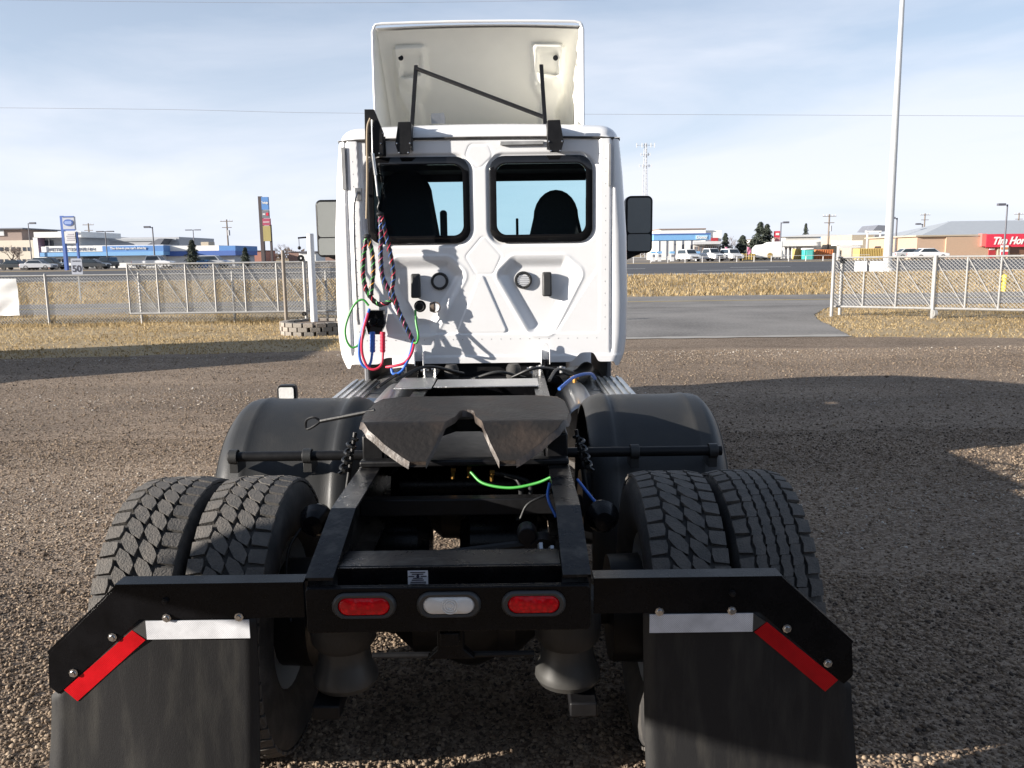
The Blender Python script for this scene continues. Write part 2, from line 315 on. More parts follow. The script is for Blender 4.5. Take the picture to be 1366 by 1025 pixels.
def jag(x, amp, f=3.0):
    u = x*f+2000; i = int(math.floor(u)); t = u-i; return amp*(_w[i % 4000]*(1-t)+_w[(i+1) % 4000]*t)
def lot_edge(x):
    if x < -2.5: e = 16.1+0.12*(x+6)
    elif x < 7.4: e = 18.35
    else: e = 17.75-0.16*(x-7.4)
    return max(13, min(19, e))+jag(x, 0.12)+jag(x, 0.25, 0.6)
sheet('gravel_lot', [-70, -40]+[-30+0.3*i for i in range(200)]+[40, 70], lambda x: -70, lot_edge, E_gravel, 0.006)
# driveway, service road, highway
crv = [Gp(1135, 450), Gp(1112, 437), Gp(1093, 428), Gp(1086, 422), Gp(1092, 416), Gp(1106, 410.5)]
def drive_right(y):
    for (x0, y0), (x1, y1) in zip(crv, crv[1:]):
        if y0 <= y <= y1: return x0+(x1-x0)*(y-y0)/(y1-y0)
    return crv[-1][0]+(y-crv[-1][1])*1.6 if y > crv[-1][1] else crv[0][0]
mb = MB(); yl = [18.1+0.35*i for i in range(30)]; n = len(yl)
mb.add([(-2.3-(max(0, y-24))*1.2, y, 0.010) for y in yl]+[(drive_right(y)+jag(y, 0.05, 5), y, 0.010) for y in yl], [(i, n+i, n+i+1, i+1) for i in range(n-1)])
struct('driveway', mb, E_asph, smooth=0, fix=False)
XS = [-400, -150]+[-100+2.0*i for i in range(101)]+[150, 400]
sheet('service_road', XS, lambda x: 28.2+jag(x, 0.06), lambda x: 35.4+jag(x+300, 0.08), E_asph, 0.015)
sheet('road_shoulder', XS, lambda x: 50.4+jag(x, 0.15), lambda x: 54.2, E_shoulder, 0.012)
sheet('highway', XS, lambda x: 54.0, lambda x: 103+jag(x, 0.2), E_hwy, 0.018)
M_line = mat('worn_road_paint', (0.62, 0.62, 0.60), 0.7, scale=4, col2=(0.75, 0.75, 0.72))
M_yel = mat('yellow_road_paint', (0.62, 0.42, 0.06), 0.7)
mb = MB()
for row, y in ((0, 61.0), (1, 71.0)):
    for i in range(-9, 10):
        x = i*12.4+row*5+1.5; mb.add([(x, y, 0.523), (x+5.2, y, 0.523), (x+5.2, y+0.55, 0.523), (x, y+0.55, 0.523)], [(0, 1, 2, 3)])
struct('lane_marking', mb, M_line, smooth=0, fix=False)
mb = MB().add([(-300, 31.7, 0.021), (300, 31.7, 0.021), (300, 31.85, 0.021), (-300, 31.85, 0.021)], [(0, 1, 2, 3)])
struct('centre_line_marking', mb, M_yel, smooth=0, fix=False)
mb = MB(); xe = [-2.3+0.3*i for i in range(34)]; n = len(xe)
mb.add([(x, 17.95+jag(x, 0.08), 0.0185) for x in xe]+[(x, 18.32+jag(x+70, 0.08), 0.0185) for x in xe], [(i, i+1, n+i+1, n+i) for i in range(n-1)])
struct('pavement_edge', mb, E_shoulder, smooth=0, fix=False)
# far lots beyond the highway
E_lot = earth('far_lot_paving', [(0.3, (0.17, 0.15, 0.13)), (0.7, (0.26, 0.23, 0.20))], 0.08, 3.0, 0.3)
sheet('far_lot', XS, lambda x: 112+jag(x, 1.0, 0.3), lambda x: 260, E_lot, 0.014)

# loose stones lying on the lot
ico = bmesh.new(); bmesh.ops.create_icosphere(ico, subdivisions=1, radius=1.0); IV = np.array([v.co[:] for v in ico.verts]); IF = np.array([[v.index for v in f.verts] for f in ico.faces]); ico.free()
OV = np.array([(1, 0, 0), (-1, 0, 0), (0, 1, 0), (0, -1, 0), (0, 0, 1), (0, 0, -1)], float); OF = np.array([(0, 2, 4), (2, 1, 4), (1, 3, 4), (3, 0, 4), (2, 0, 5), (1, 2, 5), (3, 1, 5), (0, 3, 5)])
def stones(n, y0, y1, smin, smax, V, F, spread=0.95, z0=0.006):
    y = np.sqrt(rng.random(n)*(y1*y1-y0*y0)+y0*y0); x = CAMX+(rng.random(n)*2-1)*(y*spread+0.5)
    lane = np.sin(y*0.9+0.5*np.sin(x*0.35)+x*0.12)+0.6*np.sin(y*2.3-x*0.5); kp = rng.random(n) < 0.78+0.2*lane; x, y = x[kp], y[kp]; n = len(x)
    s = smin*(smax/smin)**(rng.random(n)**2.2); s[rng.random(n) < 0.006] *= 1.7
    dims = s[:, None]*np.stack([rng.uniform(0.75, 1.3, n), rng.uniform(0.6, 1.1, n), rng.uniform(0.4, 0.8, n)], 1)
    k = len(V); P = V[None]*(1+rng.uniform(-0.22, 0.22, (n, k, 1)))*dims[:, None, :]
    a = rng.random(n)*6.283; b = rng.normal(0, 0.35, n); ca, sa, cb, sb = np.cos(a), np.sin(a), np.cos(b), np.sin(b)
    X, Y, Z = P[..., 0], P[..., 1], P[..., 2]
    X, Z = X*cb[:, None]-Z*sb[:, None], X*sb[:, None]+Z*cb[:, None]
    X, Y = X*ca[:, None]-Y*sa[:, None], X*sa[:, None]+Y*ca[:, None]
    P = np.stack([X+x[:, None], Y+y[:, None], Z+z0+dims[:, 2:3]*rng.uniform(0.1, 0.7, (n, 1))], -1)
    f = (F[None]+(np.arange(n)*k)[:, None, None]).reshape(-1, 3)
    return P.reshape(-1, 3), f, np.repeat(np.clip(rng.random(n)*0.9+0.05+0.12*np.sin(y*1.3+0.4*np.sin(x*0.5)), 0, 1), k)
sets = [stones(120000, 2.2, 4.6, 0.0035, 0.0135, IV, IF), stones(118000, 4.6, 8.5, 0.0045, 0.015, OV, OF), stones(76000, 8.5, 15.8, 0.006, 0.018, OV, OF)]
off = 0; V, F, T = [], [], []
for v, f, t in sets: V.append(v); F.append(f+off); T.append(t); off += len(v)
M_stone = tone_mat('river_stone', [(0.0, (0.06, 0.047, 0.039)), (0.3, (0.17, 0.125, 0.088)), (0.55, (0.26, 0.196, 0.14)), (0.85, (0.34, 0.264, 0.188)), (0.985, (0.40, 0.35, 0.29)), (1.0, (0.55, 0.51, 0.46))])
g = np_mesh('gravel', np.concatenate(V), np.concatenate(F), M_stone, np.concatenate(T), smooth=0, kind='stuff'); tag(g, 'loose brown and grey stones covering the yard around the truck', 'gravel')

# dry grass
def blades(regions):
    V, T = [], []
    for n, x0, x1, y0, y1, h0, h1, w, test in regions:
        x = rng.uniform(x0, x1, n); y = rng.uniform(y0, y1, n)
        clump = np.sin(x*1.7+np.sin(y*1.1)*2)+np.sin(y*2.3+x*0.6); keep = rng.random(n) < (0.62+0.19*clump)
        keep &= np.array([test(a, b) for a, b in zip(x, y)]); x, y = x[keep], y[keep]; n = len(x)
        h = rng.uniform(h0, h1, n); a = rng.random(n)*3.1416; z = np.array([zg(b) for b in y])
        dx, dy = np.cos(a)*w, np.sin(a)*w*0.3; lx, ly = rng.normal(0, 0.4, n)*h, rng.normal(0, 0.4, n)*h
        V.append(np.stack([np.stack([x-dx, y-dy, z], 1), np.stack([x+dx, y+dy, z], 1), np.stack([x+lx, y+ly, z+h], 1)], 1).reshape(-1, 3))
        T.append(np.repeat(np.clip(rng.normal(0.5, 0.2, n)+0.1*np.sin(x*0.9)*np.sin(y*0.7), 0, 1), 3))
    v = np.concatenate(V); return v, np.arange(len(v)).reshape(-1, 3), np.concatenate(T)
left = lambda x, y: y > lot_edge(x)-0.15 and x < -2.6
right = lambda x, y: y > lot_edge(x)+0.05 and x > (drive_right(y) if y < 28 else 99)
yes = lambda x, y: True
v, f, t = blades([(52000, -24, -2.6, 15.3, 24.6, 0.012, 0.05, 0.016, left), (9000, -24, -2.6, 23.2, 25.0, 0.05, 0.16, 0.013, left), (26000, -26, 3, 25, 28.1, 0.05, 0.16, 0.014, lambda x, y: x < -5.2-(y-24)*1.2),
                  (34000, 7, 20, 16, 27.9, 0.012, 0.06, 0.016, right), (60000, -44, 46, 35.6, 50.2, 0.06, 0.20, 0.035, yes)])
M_grass = tone_mat('dry_grass', [(0.0, (0.13, 0.10, 0.045)), (0.3, (0.27, 0.19, 0.09)), (0.6, (0.42, 0.31, 0.16)), (1.0, (0.58, 0.46, 0.27))])
g = np_mesh('grass', v, f, M_grass, t, smooth=0, kind='stuff'); tag(g, 'short dry tan grass on the verges round the yard and road', 'grass')
# ------------------------------------------------------------------ the truck
T = thing('semi_truck', 'white day cab semi truck with black frame and dual rear wheels parked on gravel', 'truck', (0, 3, 0))
YB = 6.30; XC = -0.022                                   # rear face of the cab, its centre line
# --- frame
RZ, BY, TY = 1.01, 2.76, 2.37                            # frame top, bend, tail
def rail(s):
    mb = MB(); w, h, t = 0.085, 0.26, 0.009; xo, xi = s*0.43, s*(0.43-w)
    st = [(TY, 0.915, 0.15), (BY, RZ, 0.26), (8.9, RZ, 0.26)]
    for (y0, z0, h0), (y1, z1, h1) in zip(st, st[1:]):
        for (a, b, za, zb) in ((xo, xo-s*t, 0, 1), ):
            mb.add([(a, y0, z0), (a, y1, z1), (a, y1, z1-h1), (a, y0, z0-h0), (b, y0, z0), (b, y1, z1), (b, y1, z1-h1), (b, y0, z0-h0)], [(0, 1, 2, 3), (4, 7, 6, 5), (0, 4, 5, 1), (3, 2, 6, 7), (0, 3, 7, 4), (1, 5, 6, 2)])
        for dz, sg in ((0, 0), (-1, 1)):
            q = [(xo, y0, z0-h0*sg), (xi, y0, z0-h0*sg), (xi, y1, z1-h1*sg), (xo, y1, z1-h1*sg)]; e = 0.002 if not sg else 0
            q = [(x, y, z+e) for x, y, z in q]
            mb.add(q+[(x, y, z-t) for x, y, z in q], [(0, 1, 2, 3), (7, 6, 5, 4), (0, 4, 5, 1), (1, 5, 6, 2), (2, 6, 7, 3), (3, 7, 4, 0)])
    return mb
for s in (-1, 1): part('frame_rail', rail(s), M['dusty'], T, smooth=20)
LZ = W(600, 754, 2.44).z; LY = Gp(600, 734, LZ)[1]
part('cross_member', MB().bb((-0.345, 2.44, LZ-0.01), (0.345, LY, LZ)).bb((-0.345, LY, LZ-0.12), (0.345, LY+0.008, LZ-0.001)), M['dusty'], T, bevel=0.003)
part('cross_member', MB().bb((-0.42, 3.95, 0.80), (0.42, 4.10, 0.95)), M['black'], T, bevel=0.006)
part('cross_member', MB().bb((-0.42, 5.9, 0.76), (0.42, 6.02, 0.94)), M['black'], T, bevel=0.006)
part('cross_member', MB().bb((-0.42, 3.22, 0.83), (0.42, 3.28, 0.90)), M['satin'], T, bevel=0.006)
# light bar
pl = part('tail_light_plate', MB().prism(rrect(-0.425, 0.752, 0.425, 0.893, 0.012), 2.345, 2.357).bb((-0.425, 2.357, 0.752), (0.425, 2.40, 0.762)).bb((-0.425, 2.357, 0.884), (0.425, 2.372, 0.893)), M['black'], T, bevel=0.003)
for cx, m, nm in ((-0.25, 'red_lens', 'brake_lamp'), (0.003, 'clear_lens', 'reversing_lamp'), (0.256, 'red_lens', 'brake_lamp')):
    o_ = rrect(cx-0.096, 0.799, cx+0.096, 0.879, 0.0399, 8); i_ = rrect(cx-0.078, 0.811, cx+0.078, 0.867, 0.0279, 8); n = len(o_)
    lens = MB(); rings = [(1.0, 2.341), (0.97, 2.336), (0.86, 2.332), (0.0, 2.330)]; vs = []
    for k, y in rings: vs += [(cx+(x-cx)*k, y, 0.839+(z-0.839)*k) for x, z in i_]
    lens.add(vs, [(a*n+b, a*n+(b+1) % n, (a+1)*n+(b+1) % n, (a+1)*n+b) for a in range(3) for b in range(n)])
    lo = part(nm, lens, M[m], T, smooth=50)
    mb = MB(); prof = [(o_, 2.345), (o_, 2.338), (rrect(cx-0.089, 0.804, cx+0.089, 0.874, 0.035, 8), 2.331), (i_, 2.333), (i_, 2.345)]; vs = []
    for r_, y in prof: vs += [(x, y, z) for x, z in r_]
    part('grommet', mb.add(vs, [(a*n+b, a*n+(b+1) % n, (a+1)*n+(b+1) % n, (a+1)*n+b) for a in range(4) for b in range(n)]), M['grommet'], lo, smooth=50)
    if m == 'clear_lens':
        for rr in (0.010, 0.017, 0.024): part('lens_ring', MB().lathe([(rr-0.002, -0.0005), (rr, -0.002), (rr+0.002, -0.0005)], (cx+0.004, 2.3305, 0.839), 'y', 24), M['clear_lens'], lo)
DZ = W(556, 772, 2.425).z-0.9305
dec = part('safety_decal', MB().bb((-0.128, 2.425, 0.906+DZ), (-0.066, 2.428, 0.955+DZ)), M['paper'], T)
mb = MB()
for z, a, b in ((0.951, -0.12, -0.074), (0.945, -0.115, -0.08), (0.938, -0.126, -0.108), (0.938, -0.088, -0.07), (0.932, -0.112, -0.082), (0.926, -0.116, -0.079), (0.919, -0.12, -0.072), (0.913, -0.122, -0.074)):
    mb.bb((a, 2.4225, z-0.0014+DZ), (b, 2.4245, z+0.0014+DZ))
mb.prism([(-0.097+0.005*math.cos(k*math.pi/3), 0.938+DZ+0.006*math.sin(k*math.pi/3)) for k in range(6)], 2.4225, 2.4245)
part('printed_line', mb, M['ink'], dec)
part('tail_backplate', MB().bb((-0.345, 2.429, 0.76), (0.345, 2.439, LZ-0.002)), M['black'], T)
# tow bracket under the tail
tb = part('tow_bracket', MB().prism([(-0.042, 0.752), (0.042, 0.752), (0.042, 0.665), (0.075, 0.635), (-0.075, 0.635), (-0.042, 0.665)], 2.40, 2.44).bb((-0.03, 2.37, 0.69), (0.03, 2.40, 0.735)), M['black'], T, bevel=0.004)
part('hook_rod', MB().cyl((-0.26, 2.5, 0.60), (0.26, 2.5, 0.60), 0.010, 8), M['satin'], tb)
# --- mud flap hangers, flaps and tape
for s in (-1, 1):
    P = [(0.44, 0.890), (1.006, 0.890), (1.232, 0.676), (1.236, 0.566), (1.215, 0.545), (0.945, 0.785), (0.44, 0.785)]
    mb = MB().prism([(s*x, z) for x, z in P], 2.385, 2.393)
    top = [(0.44, 0.890), (1.006, 0.890), (1.232, 0.676), (1.236, 0.566)]
    for (x0, z0), (x1, z1) in zip(top, top[1:]):
        mb.add([(s*x0, 2.385, z0), (s*x1, 2.385, z1), (s*x1, 2.45, z1), (s*x0, 2.45, z0), (s*x0, 2.385, z0+0.008), (s*(x1+0.005), 2.385, z1+0.008), (s*(x1+0.005), 2.45, z1+0.008), (s*x0, 2.45, z0+0.008)], [(0, 1, 2, 3), (4, 7, 6, 5), (0, 4, 5, 1), (3, 2, 6, 7), (0, 3, 7, 4), (1, 5, 6, 2)])
    hg = part('flap_hanger', mb, M['black'], T, bevel=0.006)
    for x, z in ((0.64, 0.79), (0.86, 0.79), (1.03, 0.73), (1.16, 0.615)):
        part('bolt', MB().lathe([(0, -0.012), (0.008, -0.012), (0.009, -0.004), (0.014, -0.003), (0.014, 0)], (s*x, 2.384, z), 'y', 8), M['chrome'], hg)
    part('bolt', MB().lathe([(0, -0.012), (0.009, -0.010), (0.011, 0)], (s*0.86, 2.385, 0.845), 'y', 8), M['satin'], hg)
    fl = MB(); nz_, nx_ = 22, 16
    def fp(u, v):
        z = 0.79-0.66*u; xa, xb = 0.592+0.012*u, 1.232+0.045*u*u
        x = xa+(xb-xa)*v
        if z > 0.56: x = min(x, 0.955+(0.785-z)*1.16)                # corner cut under the sloping arm
        bow = -0.055*u*u-0.02*u*math.sin(v*3.1)
        return (s*x, 2.397+bow+0.004*math.sin(7*v+3*u), z)
    fo = part('mud_flap', fl.grid(fp, nz_, nx_), M['flap'], T, solid=0.008, smooth=60)
    tp = MB().bb((s*0.61, 2.381, 0.722), (s*0.925, 2.3845, 0.781))
    part('reflective_strip', tp, M['white_tape'], fo)
    tp = MB().prism([(s*x, z) for x, z in ((0.925, 0.781), (0.965, 0.752), (0.925, 0.722))], 2.381, 2.3845); part('tape_corner', tp, M['grommet'], fo)
    tp = MB().prism([(s*x, z) for x, z in ((0.968, 0.752), (1.194, 0.560), (1.156, 0.522), (0.930, 0.720))], 2.381, 2.3845); part('reflective_strip', tp, M['red_tape'], fo)
# --- tyres
R_T = 0.52
def tyre_body():
    w = 0.14
    prof = [(0.285, -0.10), (0.30, -0.115), (0.36, -0.136), (0.43, -0.142), (0.475, -0.137), (0.495, -0.126), (0.503, -0.10), (0.504, 0.0), (0.503, 0.10), (0.495, 0.126), (0.475, 0.137), (0.43, 0.142), (0.36, 0.136), (0.30, 0.115), (0.285, 0.10)]
    return MB().lathe(prof, (0, 0, 0), 'x', 64)
def tread_mesh(kind, ph):
    mb = MB(); n = 50 if kind == 0 else 44; p = 2*math.pi/n
    def blk(poly, r0=0.500, r1=0.521):
        vs = []; jr = random.uniform(-0.0018, 0.0012)
        for r in (r0, r1):
            for x, a in poly:
                rr = r+(jr if r == r1 else 0)-(0.010*max(0, abs(x)-0.09)/0.04 if r == r1 else 0)
                k = 1.0 if r == r0 else 0.97; vs.append((x, rr*math.cos(a), rr*math.sin(a)))
        k = len(poly); mb.add(vs, [tuple(range(k, 2*k))]+[(i, (i+1) % k, k+(i+1) % k, k+i) for i in range(k)])
    for i in range(n):
        a = (i+ph)*p
        if kind == 0:
            j = lambda: random.uniform(-0.02, 0.02)*p
            for x0, x1, sh in ((-0.066, -0.004, 0.0), (0.004, 0.066, 0.5)):
                xm = (x0+x1)/2; o = a+sh*p; sk = 0.30*p
                blk([(x0+0.004, o-0.42*p-sk+j()), (xm+0.006, o-0.42*p), (x1-0.010, o-0.30*p+sk*0.6), (x1+0.002, o+0.05*p+sk*0.5), (x1-0.004, o+0.42*p+sk+j()), (xm-0.006, o+0.42*p), (x0+0.010, o+0.28*p-sk*0.6), (x0-0.002, o-0.06*p-sk*0.5)])
            for s, sh in ((-1, 0.25), (1, 0.75)):
                o = a+sh*p; blk([(s*0.076, o-0.36*p+j()), (s*0.072, o), (s*0.077, o+0.38*p), (s*0.128, o+0.44*p+j()), (s*0.131, o-0.40*p)])
        else:
            for c, (x0, x1) in enumerate(((-0.078, -0.041), (-0.037, -0.003), (0.003, 0.037), (0.041, 0.078))):
                o = a+(0.5*p if c % 2 else 0)+random.uniform(-.03, .03)*p; e = 0.005; blk([(x0+e, o-0.492*p), (x0-e*0.3, o-0.2*p), (x0+e, o+0.15*p), (x0, o+0.492*p), (x1-e, o+0.492*p), (x1+e*0.3, o+0.2*p), (x1-e, o-0.15*p), (x1, o-0.492*p)])
            for s in (-1, 1):
                o = a; blk([(s*0.084, o-0.42*p), (s*0.090, o), (s*0.084, o+0.40*p), (s*0.129, o+0.33*p), (s*0.131, o-0.36*p)])
    return mb
TB = tyre_body(); TR = [tread_mesh(0, 0.0), tread_mesh(1, 0.3)]
def rim(side):
    return MB().lathe([(0.285, -0.10), (0.275, -0.07), (0.27, 0.05), (0.265, 0.06), (0.12, 0.075*1.0), (0.11, 0.10), (0.0, 0.10)] if side < 0 else [(0.285, 0.10), (0.275, 0.07), (0.27, -0.05), (0.265, -0.06), (0.12, -0.075), (0.11, -0.10), (0.0, -0.10)], (0, 0, 0), 'x', 32)
proto = {}
def wheel(x, y, z, kind, ph, side):
    w = thing_part('wheel', (x, y, z))
    for nm, key, mbf, m in (('tyre', ('b',), lambda: TB, M['rubber']), ('tread', ('t', kind), lambda: TR[kind], M['tread']), ('rim', ('r', side), lambda: rim(side), MATS['rim_white'])):
        if key not in proto:
            q = part(nm, mbf(), m, None, smooth=35); proto[key] = q
        else:
            q = proto[key].copy(); C.objects.link(q)
        q.parent = w; q.rotation_euler = (0, 0, 0)
    w.rotation_euler = (ph, 0, 0); return w
def thing_part(name, loc):
    o = bpy.data.objects.new(name, None); C.objects.link(o); o.parent = T; o.location = Vector(loc)-ORG[T.name]; o.empty_display_size = 0.1; ORG[o.name] = Vector((0, 0, 0)); return o
mat('rim_white', (0.62, 0.62, 0.6), 0.4, var=0.08)
AY1, AY2 = 3.03, 4.32
for ay in (AY1, AY2):
    for s in (-1, 1):
        wheel(1.085 if s > 0 else -1.07, ay, R_T, 1 if s > 0 and ay == AY1 else 0, random.uniform(0, 6), s)
        wheel(0.79 if s > 0 else -0.765, ay, R_T, 0, random.uniform(0, 6), -s)
for s in (-1, 1): wheel(s*1.02, 9.6, R_T, 1, 0.4, -s)
# axles and running gear
for ay in (AY1, AY2):
    ax = part('axle', MB().tube([(-0.95, ay, R_T), (-0.42, ay, R_T), (-0.26, ay, R_T), (-0.18, ay, R_T), (0.2, ay, R_T), (0.28, ay, R_T), (0.42, ay, R_T), (0.95, ay, R_T)], [0.06, 0.065, 0.09, 0.16, 0.17, 0.10, 0.065, 0.06], 16), M['satin'], T)
    part('differential', MB().ball((0.03, ay, R_T), 0.21, 16, (0.9, 1, 1)).cyl((0.03, ay+0.1, R_T+0.03), (0.03, ay+0.42, R_T+0.06), 0.10, 14, 0.06), M['satin'], ax)
    for s in (-1, 1): part('brake_drum', MB().lathe([(0.06, -0.06), (0.20, -0.06), (0.205, 0.06), (0.06, 0.06)], (s*0.62, ay, R_T), 'x', 24), M['satin'], ax)
part('front_axle', MB().bb((-0.9, 9.54, 0.40), (0.9, 9.66, 0.50)), M['satin'], T)
part('torque_rod', MB().tube([(-0.33, 2.78, 0.80), (0.30, 2.86, 0.845)], 0.016, 8).lathe([(0.0, -0.04), (0.05, -0.04), (0.05, 0.04), (0.0, 0.04)], (0.30, 2.86, 0.82), 'y', 14), M['satin'], T)
part('drive_shaft', MB().cyl((0.03, 4.7, 0.6), (0.0, 8.4, 0.75), 0.055, 12), M['satin'], T)
for s in (-1, 1):
    part('brake_chamber', MB().lathe([(0, -0.07), (0.035, -0.066), (0.05, -0.04), (0.055, -0.02), (0.062, 0.0), (0.05, 0.015), (0.048, 0.05), (0.03, 0.07), (0, 0.075)], (s*0.525, 2.93, 0.915), 'y', 18), M['black'], T)
    asp = part('air_spring', MB().lathe([(0, 0.20), (0.105, 0.198), (0.113, 0.17), (0.113, 0.09), (0.108, 0.045), (0.092, 0.022), (0, 0.02)], (s*0.375, 2.62, 0.56), 'z', 28), mat('air_spring_rubber', (0.025, 0.0245, 0.024), 0.55, var=0.3, bump=0.15), T)
    part('spring_piston', MB().lathe([(0, 0.03), (0.086, 0.03), (0.086, 0.0), (0.092, -0.035), (0.108, -0.07), (0.110, -0.095), (0.098, -0.115), (0, -0.12)], (s*0.375, 2.62, 0.56), 'z', 28), mat('dull_alloy', (0.06, 0.059, 0.056), 0.4, metal=0.2, var=0.2), asp)
    part('suspension_beam', MB().bar((s*0.42, 2.5, 0.40), (s*0.42, 3.4, 0.44), 0.09, 0.05), M['satin'], T, bevel=0.006)
    # damper coils beside the fifth wheel
    hel = [(s*(0.475+0.018*math.cos(a*0.8*math.pi))+s*0.05*(1-a/12), 3.42+0.018*math.sin(a*0.8*math.pi)+0.02*a/12, 0.955+0.155*a/12) for a in [i*0.25 for i in range(49)]]
    part('coil_spring', MB().tube(hel, 0.0075, 6), mat('oily_black_steel', (0.02, 0.02, 0.02), 0.14, var=0.3, rvar=0.05), T)
    part('spring_post', MB().cyl((s*0.515, 3.42, 0.86), (s*0.47, 3.45, 1.13), 0.009, 8), M['satin'], T)
for x0, x1, y, z, r_ in ((-0.41, -0.155, 3.46, 0.63, 0.14), (-0.035, 0.35, 3.46, 0.63, 0.14), (-0.37, 0.37, 3.78, 0.80, 0.12)):
    part('dark_filler_drum', MB().lathe([(0, x0), (r_*0.7, x0+0.005), (r_, x0+0.05), (r_, x1-0.05), (r_*0.7, x1-0.005), (0, x1)], (0, y, z), 'x', 22), M['black'], T)  # dark drums added to hide sunlit ground and keep the bay black
# hoses and fittings seen down between the rails
def hose(name, pts, r, m, n=8, parent=None, seg=7): return part(name, MB().tube(spline(pts, seg), r, n), m, parent or T, smooth=60)
w = lambda px, py, Y: tuple(W(px, py, Y))
hose('air_hose', [w(628, 630, 3.35), w(645, 645, 3.3), w(680, 651, 3.25), w(715, 645, 3.22), w(737, 636, 3.2)], 0.006, M['green'])
hose('air_hose', [w(655, 630, 3.4), w(690, 640, 3.4), w(695, 670, 3.3), w(690, 695, 3.25)], 0.011, M['plastic'])
hose('air_hose', [w(668, 632, 3.4), w(706, 645, 3.38), w(702, 680, 3.3)], 0.011, M['plastic'])
hose('air_hose', [w(733, 645, 3.1), w(731, 665, 3.05), w(742, 690, 3.0)], 0.006, M['blue'])
hose('air_hose', [w(735, 658, 3.1), w(705, 672, 3.1), w(694, 692, 3.1)], 0.005, M['plastic'])
hose('air_hose', [w(770, 640, 3.15), w(790, 665, 3.05), w(812, 690, 3.0), w(815, 700, 2.95)], 0.006, M['blue'])
hose('air_hose', [w(405, 700, 2.95), w(385, 735, 2.9), w(382, 790, 2.85), w(388, 830, 2.8)], 0.006, M['hoseblk'])
for px, py, Yq in ((604, 628, 3.4), (625, 626, 3.4), (656, 631, 3.38)):
    p = w(px, py, Yq); part('brass_fitting', MB().cyl(p, (p[0], p[1], p[2]-0.035), 0.008, 8).cyl((p[0]-0.008, p[1], p[2]+0.004), (p[0]+0.012, p[1], p[2]+0.002), 0.011, 6), M['brass'], T)
part('levelling_valve', MB().lathe([(0, -0.02), (0.032, -0.02), (0.036, 0.0), (0.036, 0.05), (0, 0.05)], w(703, 714, 2.85), 'y', 16).bb((0.235, 2.83, 0.80), (0.33, 2.93, 0.86)), M['satin'], T, bevel=0.003)
for px, py in ((722, 738), (737, 742)):
    p = w(px, py, 2.62); part('bolt', MB().cyl(p, (p[0], p[1]+0.03, p[2]+0.02), 0.011, 6), M['chrome'], T)
# --- fifth wheel
FZ = 1.195
def fz(y): return FZ if y > 3.34 else FZ-(3.34-y)*0.95*min(1, 0.35+(3.34-y)*8)
def fxo(y):
    st = [(3.20, 0.21), (3.215, 0.24), (3.30, 0.385), (3.36, 0.425), (3.55, 0.448), (3.80, 0.445), (3.90, 0.415), (3.955, 0.32)]
    return np.interp(y, [a for a, b in st], [b for a, b in st])
def fxi(y):
    st = [(3.20, 0.145), (3.24, 0.122), (3.30, 0.085), (3.45, 0.042), (3.56, 0.032), (3.585, 0.02), (3.59, 0.0)]
    return np.interp(y, [a for a, b in st], [b for a, b in st])
yy = [3.20, 3.208, 3.215, 3.235, 3.26, 3.28, 3.30, 3.315, 3.33, 3.34, 3.36, 3.42, 3.45, 3.50, 3.56, 3.585, 3.59, 3.66, 3.72, 3.80, 3.85, 3.90, 3.93, 3.955]
top, edge = MB(), MB(); th = 0.022; nx_ = 9
for s in (-1, 1):
    vs = []
    for y in yy:
        for k in range(nx_):
            x = fxi(y)+(fxo(y)-fxi(y))*k/(nx_-1); vs.append((s*x, y, fz(y)-0.012*max(0, (x-0.40)/0.065)**2))
    top.add(vs, [(i*nx_+j, (i+1)*nx_+j, (i+1)*nx_+j+1, i*nx_+j+1) for i in range(len(yy)-1) for j in range(nx_-1)])
    top.add([(x, y, z-th) for x, y, z in vs], [(i*nx_+j, i*nx_+j+1, (i+1)*nx_+j+1, (i+1)*nx_+j) for i in range(len(yy)-1) for j in range(nx_-1)])
    for col in (0, nx_-1):
        e = [vs[i*nx_+col] for i in range(len(yy))]
        if col == 0: e = [p for p in e if p[1] <= 3.59]
        k = len(e); edge.add([(p[0]*1.004, p[1]-0.001, p[2]+0.0005) for p in e]+[(p[0]*(1.02 if col else 1), p[1]-0.01, p[2]-th-0.006) for p in e], [(i, i+1, k+i+1, k+i) for i in range(k-1)])
    e = [vs[k] for k in range(nx_)]; edge.add([(p[0], p[1]-0.001, p[2]) for p in e]+[(p[0], p[1]+0.01, p[2]-th) for p in e], [(i, i+1, nx_+i+1, nx_+i) for i in range(nx_-1)])
fw = part('fifth_wheel', top, M['grease'], T, smooth=25)
part('plate_edge', edge, M['rustedge'], fw, smooth=40)
part('pedestal', MB().bb((-0.43, 3.38, 1.015), (-0.34, 3.72, 1.13)).bb((0.34, 3.38, 1.015), (0.43, 3.72, 1.13)).bb((-0.43, 3.30, 1.014), (0.43, 3.36, 1.04)), M['satin'], fw, bevel=0.008)
part('dark_throat_sheet', MB().bb((-0.335, 3.37, 1.0), (0.335, 4.0, 1.012)), M['satin'], fw)  # black sheet added under the throat so bright ground doesn't show through
part('kingpin_jaw', MB().prism([(-0.12, 3.50), (-0.12, 3.80), (0.12, 3.80), (0.12, 3.50), (0.05, 3.62), (-0.05, 3.62)], 1.09, 1.145, 'z'), M['satin'], fw, bevel=0.006)
mb = MB().tube([w(500, 548, 3.62), w(428, 562, 3.70)], 0.010, 8)
a_, b_ = Vector(w(428, 562, 3.70)), Vector(w(409, 567, 3.72)); mb.tube(spline([a_, a_+Vector((-0.03, 0, 0.018)), b_+Vector((0, 0, 0.02)), b_+Vector((0, 0, -0.02)), a_+Vector((-0.03, 0, -0.022)), a_], 4), 0.006, 6)
part('release_handle', mb, M['satin'], fw)
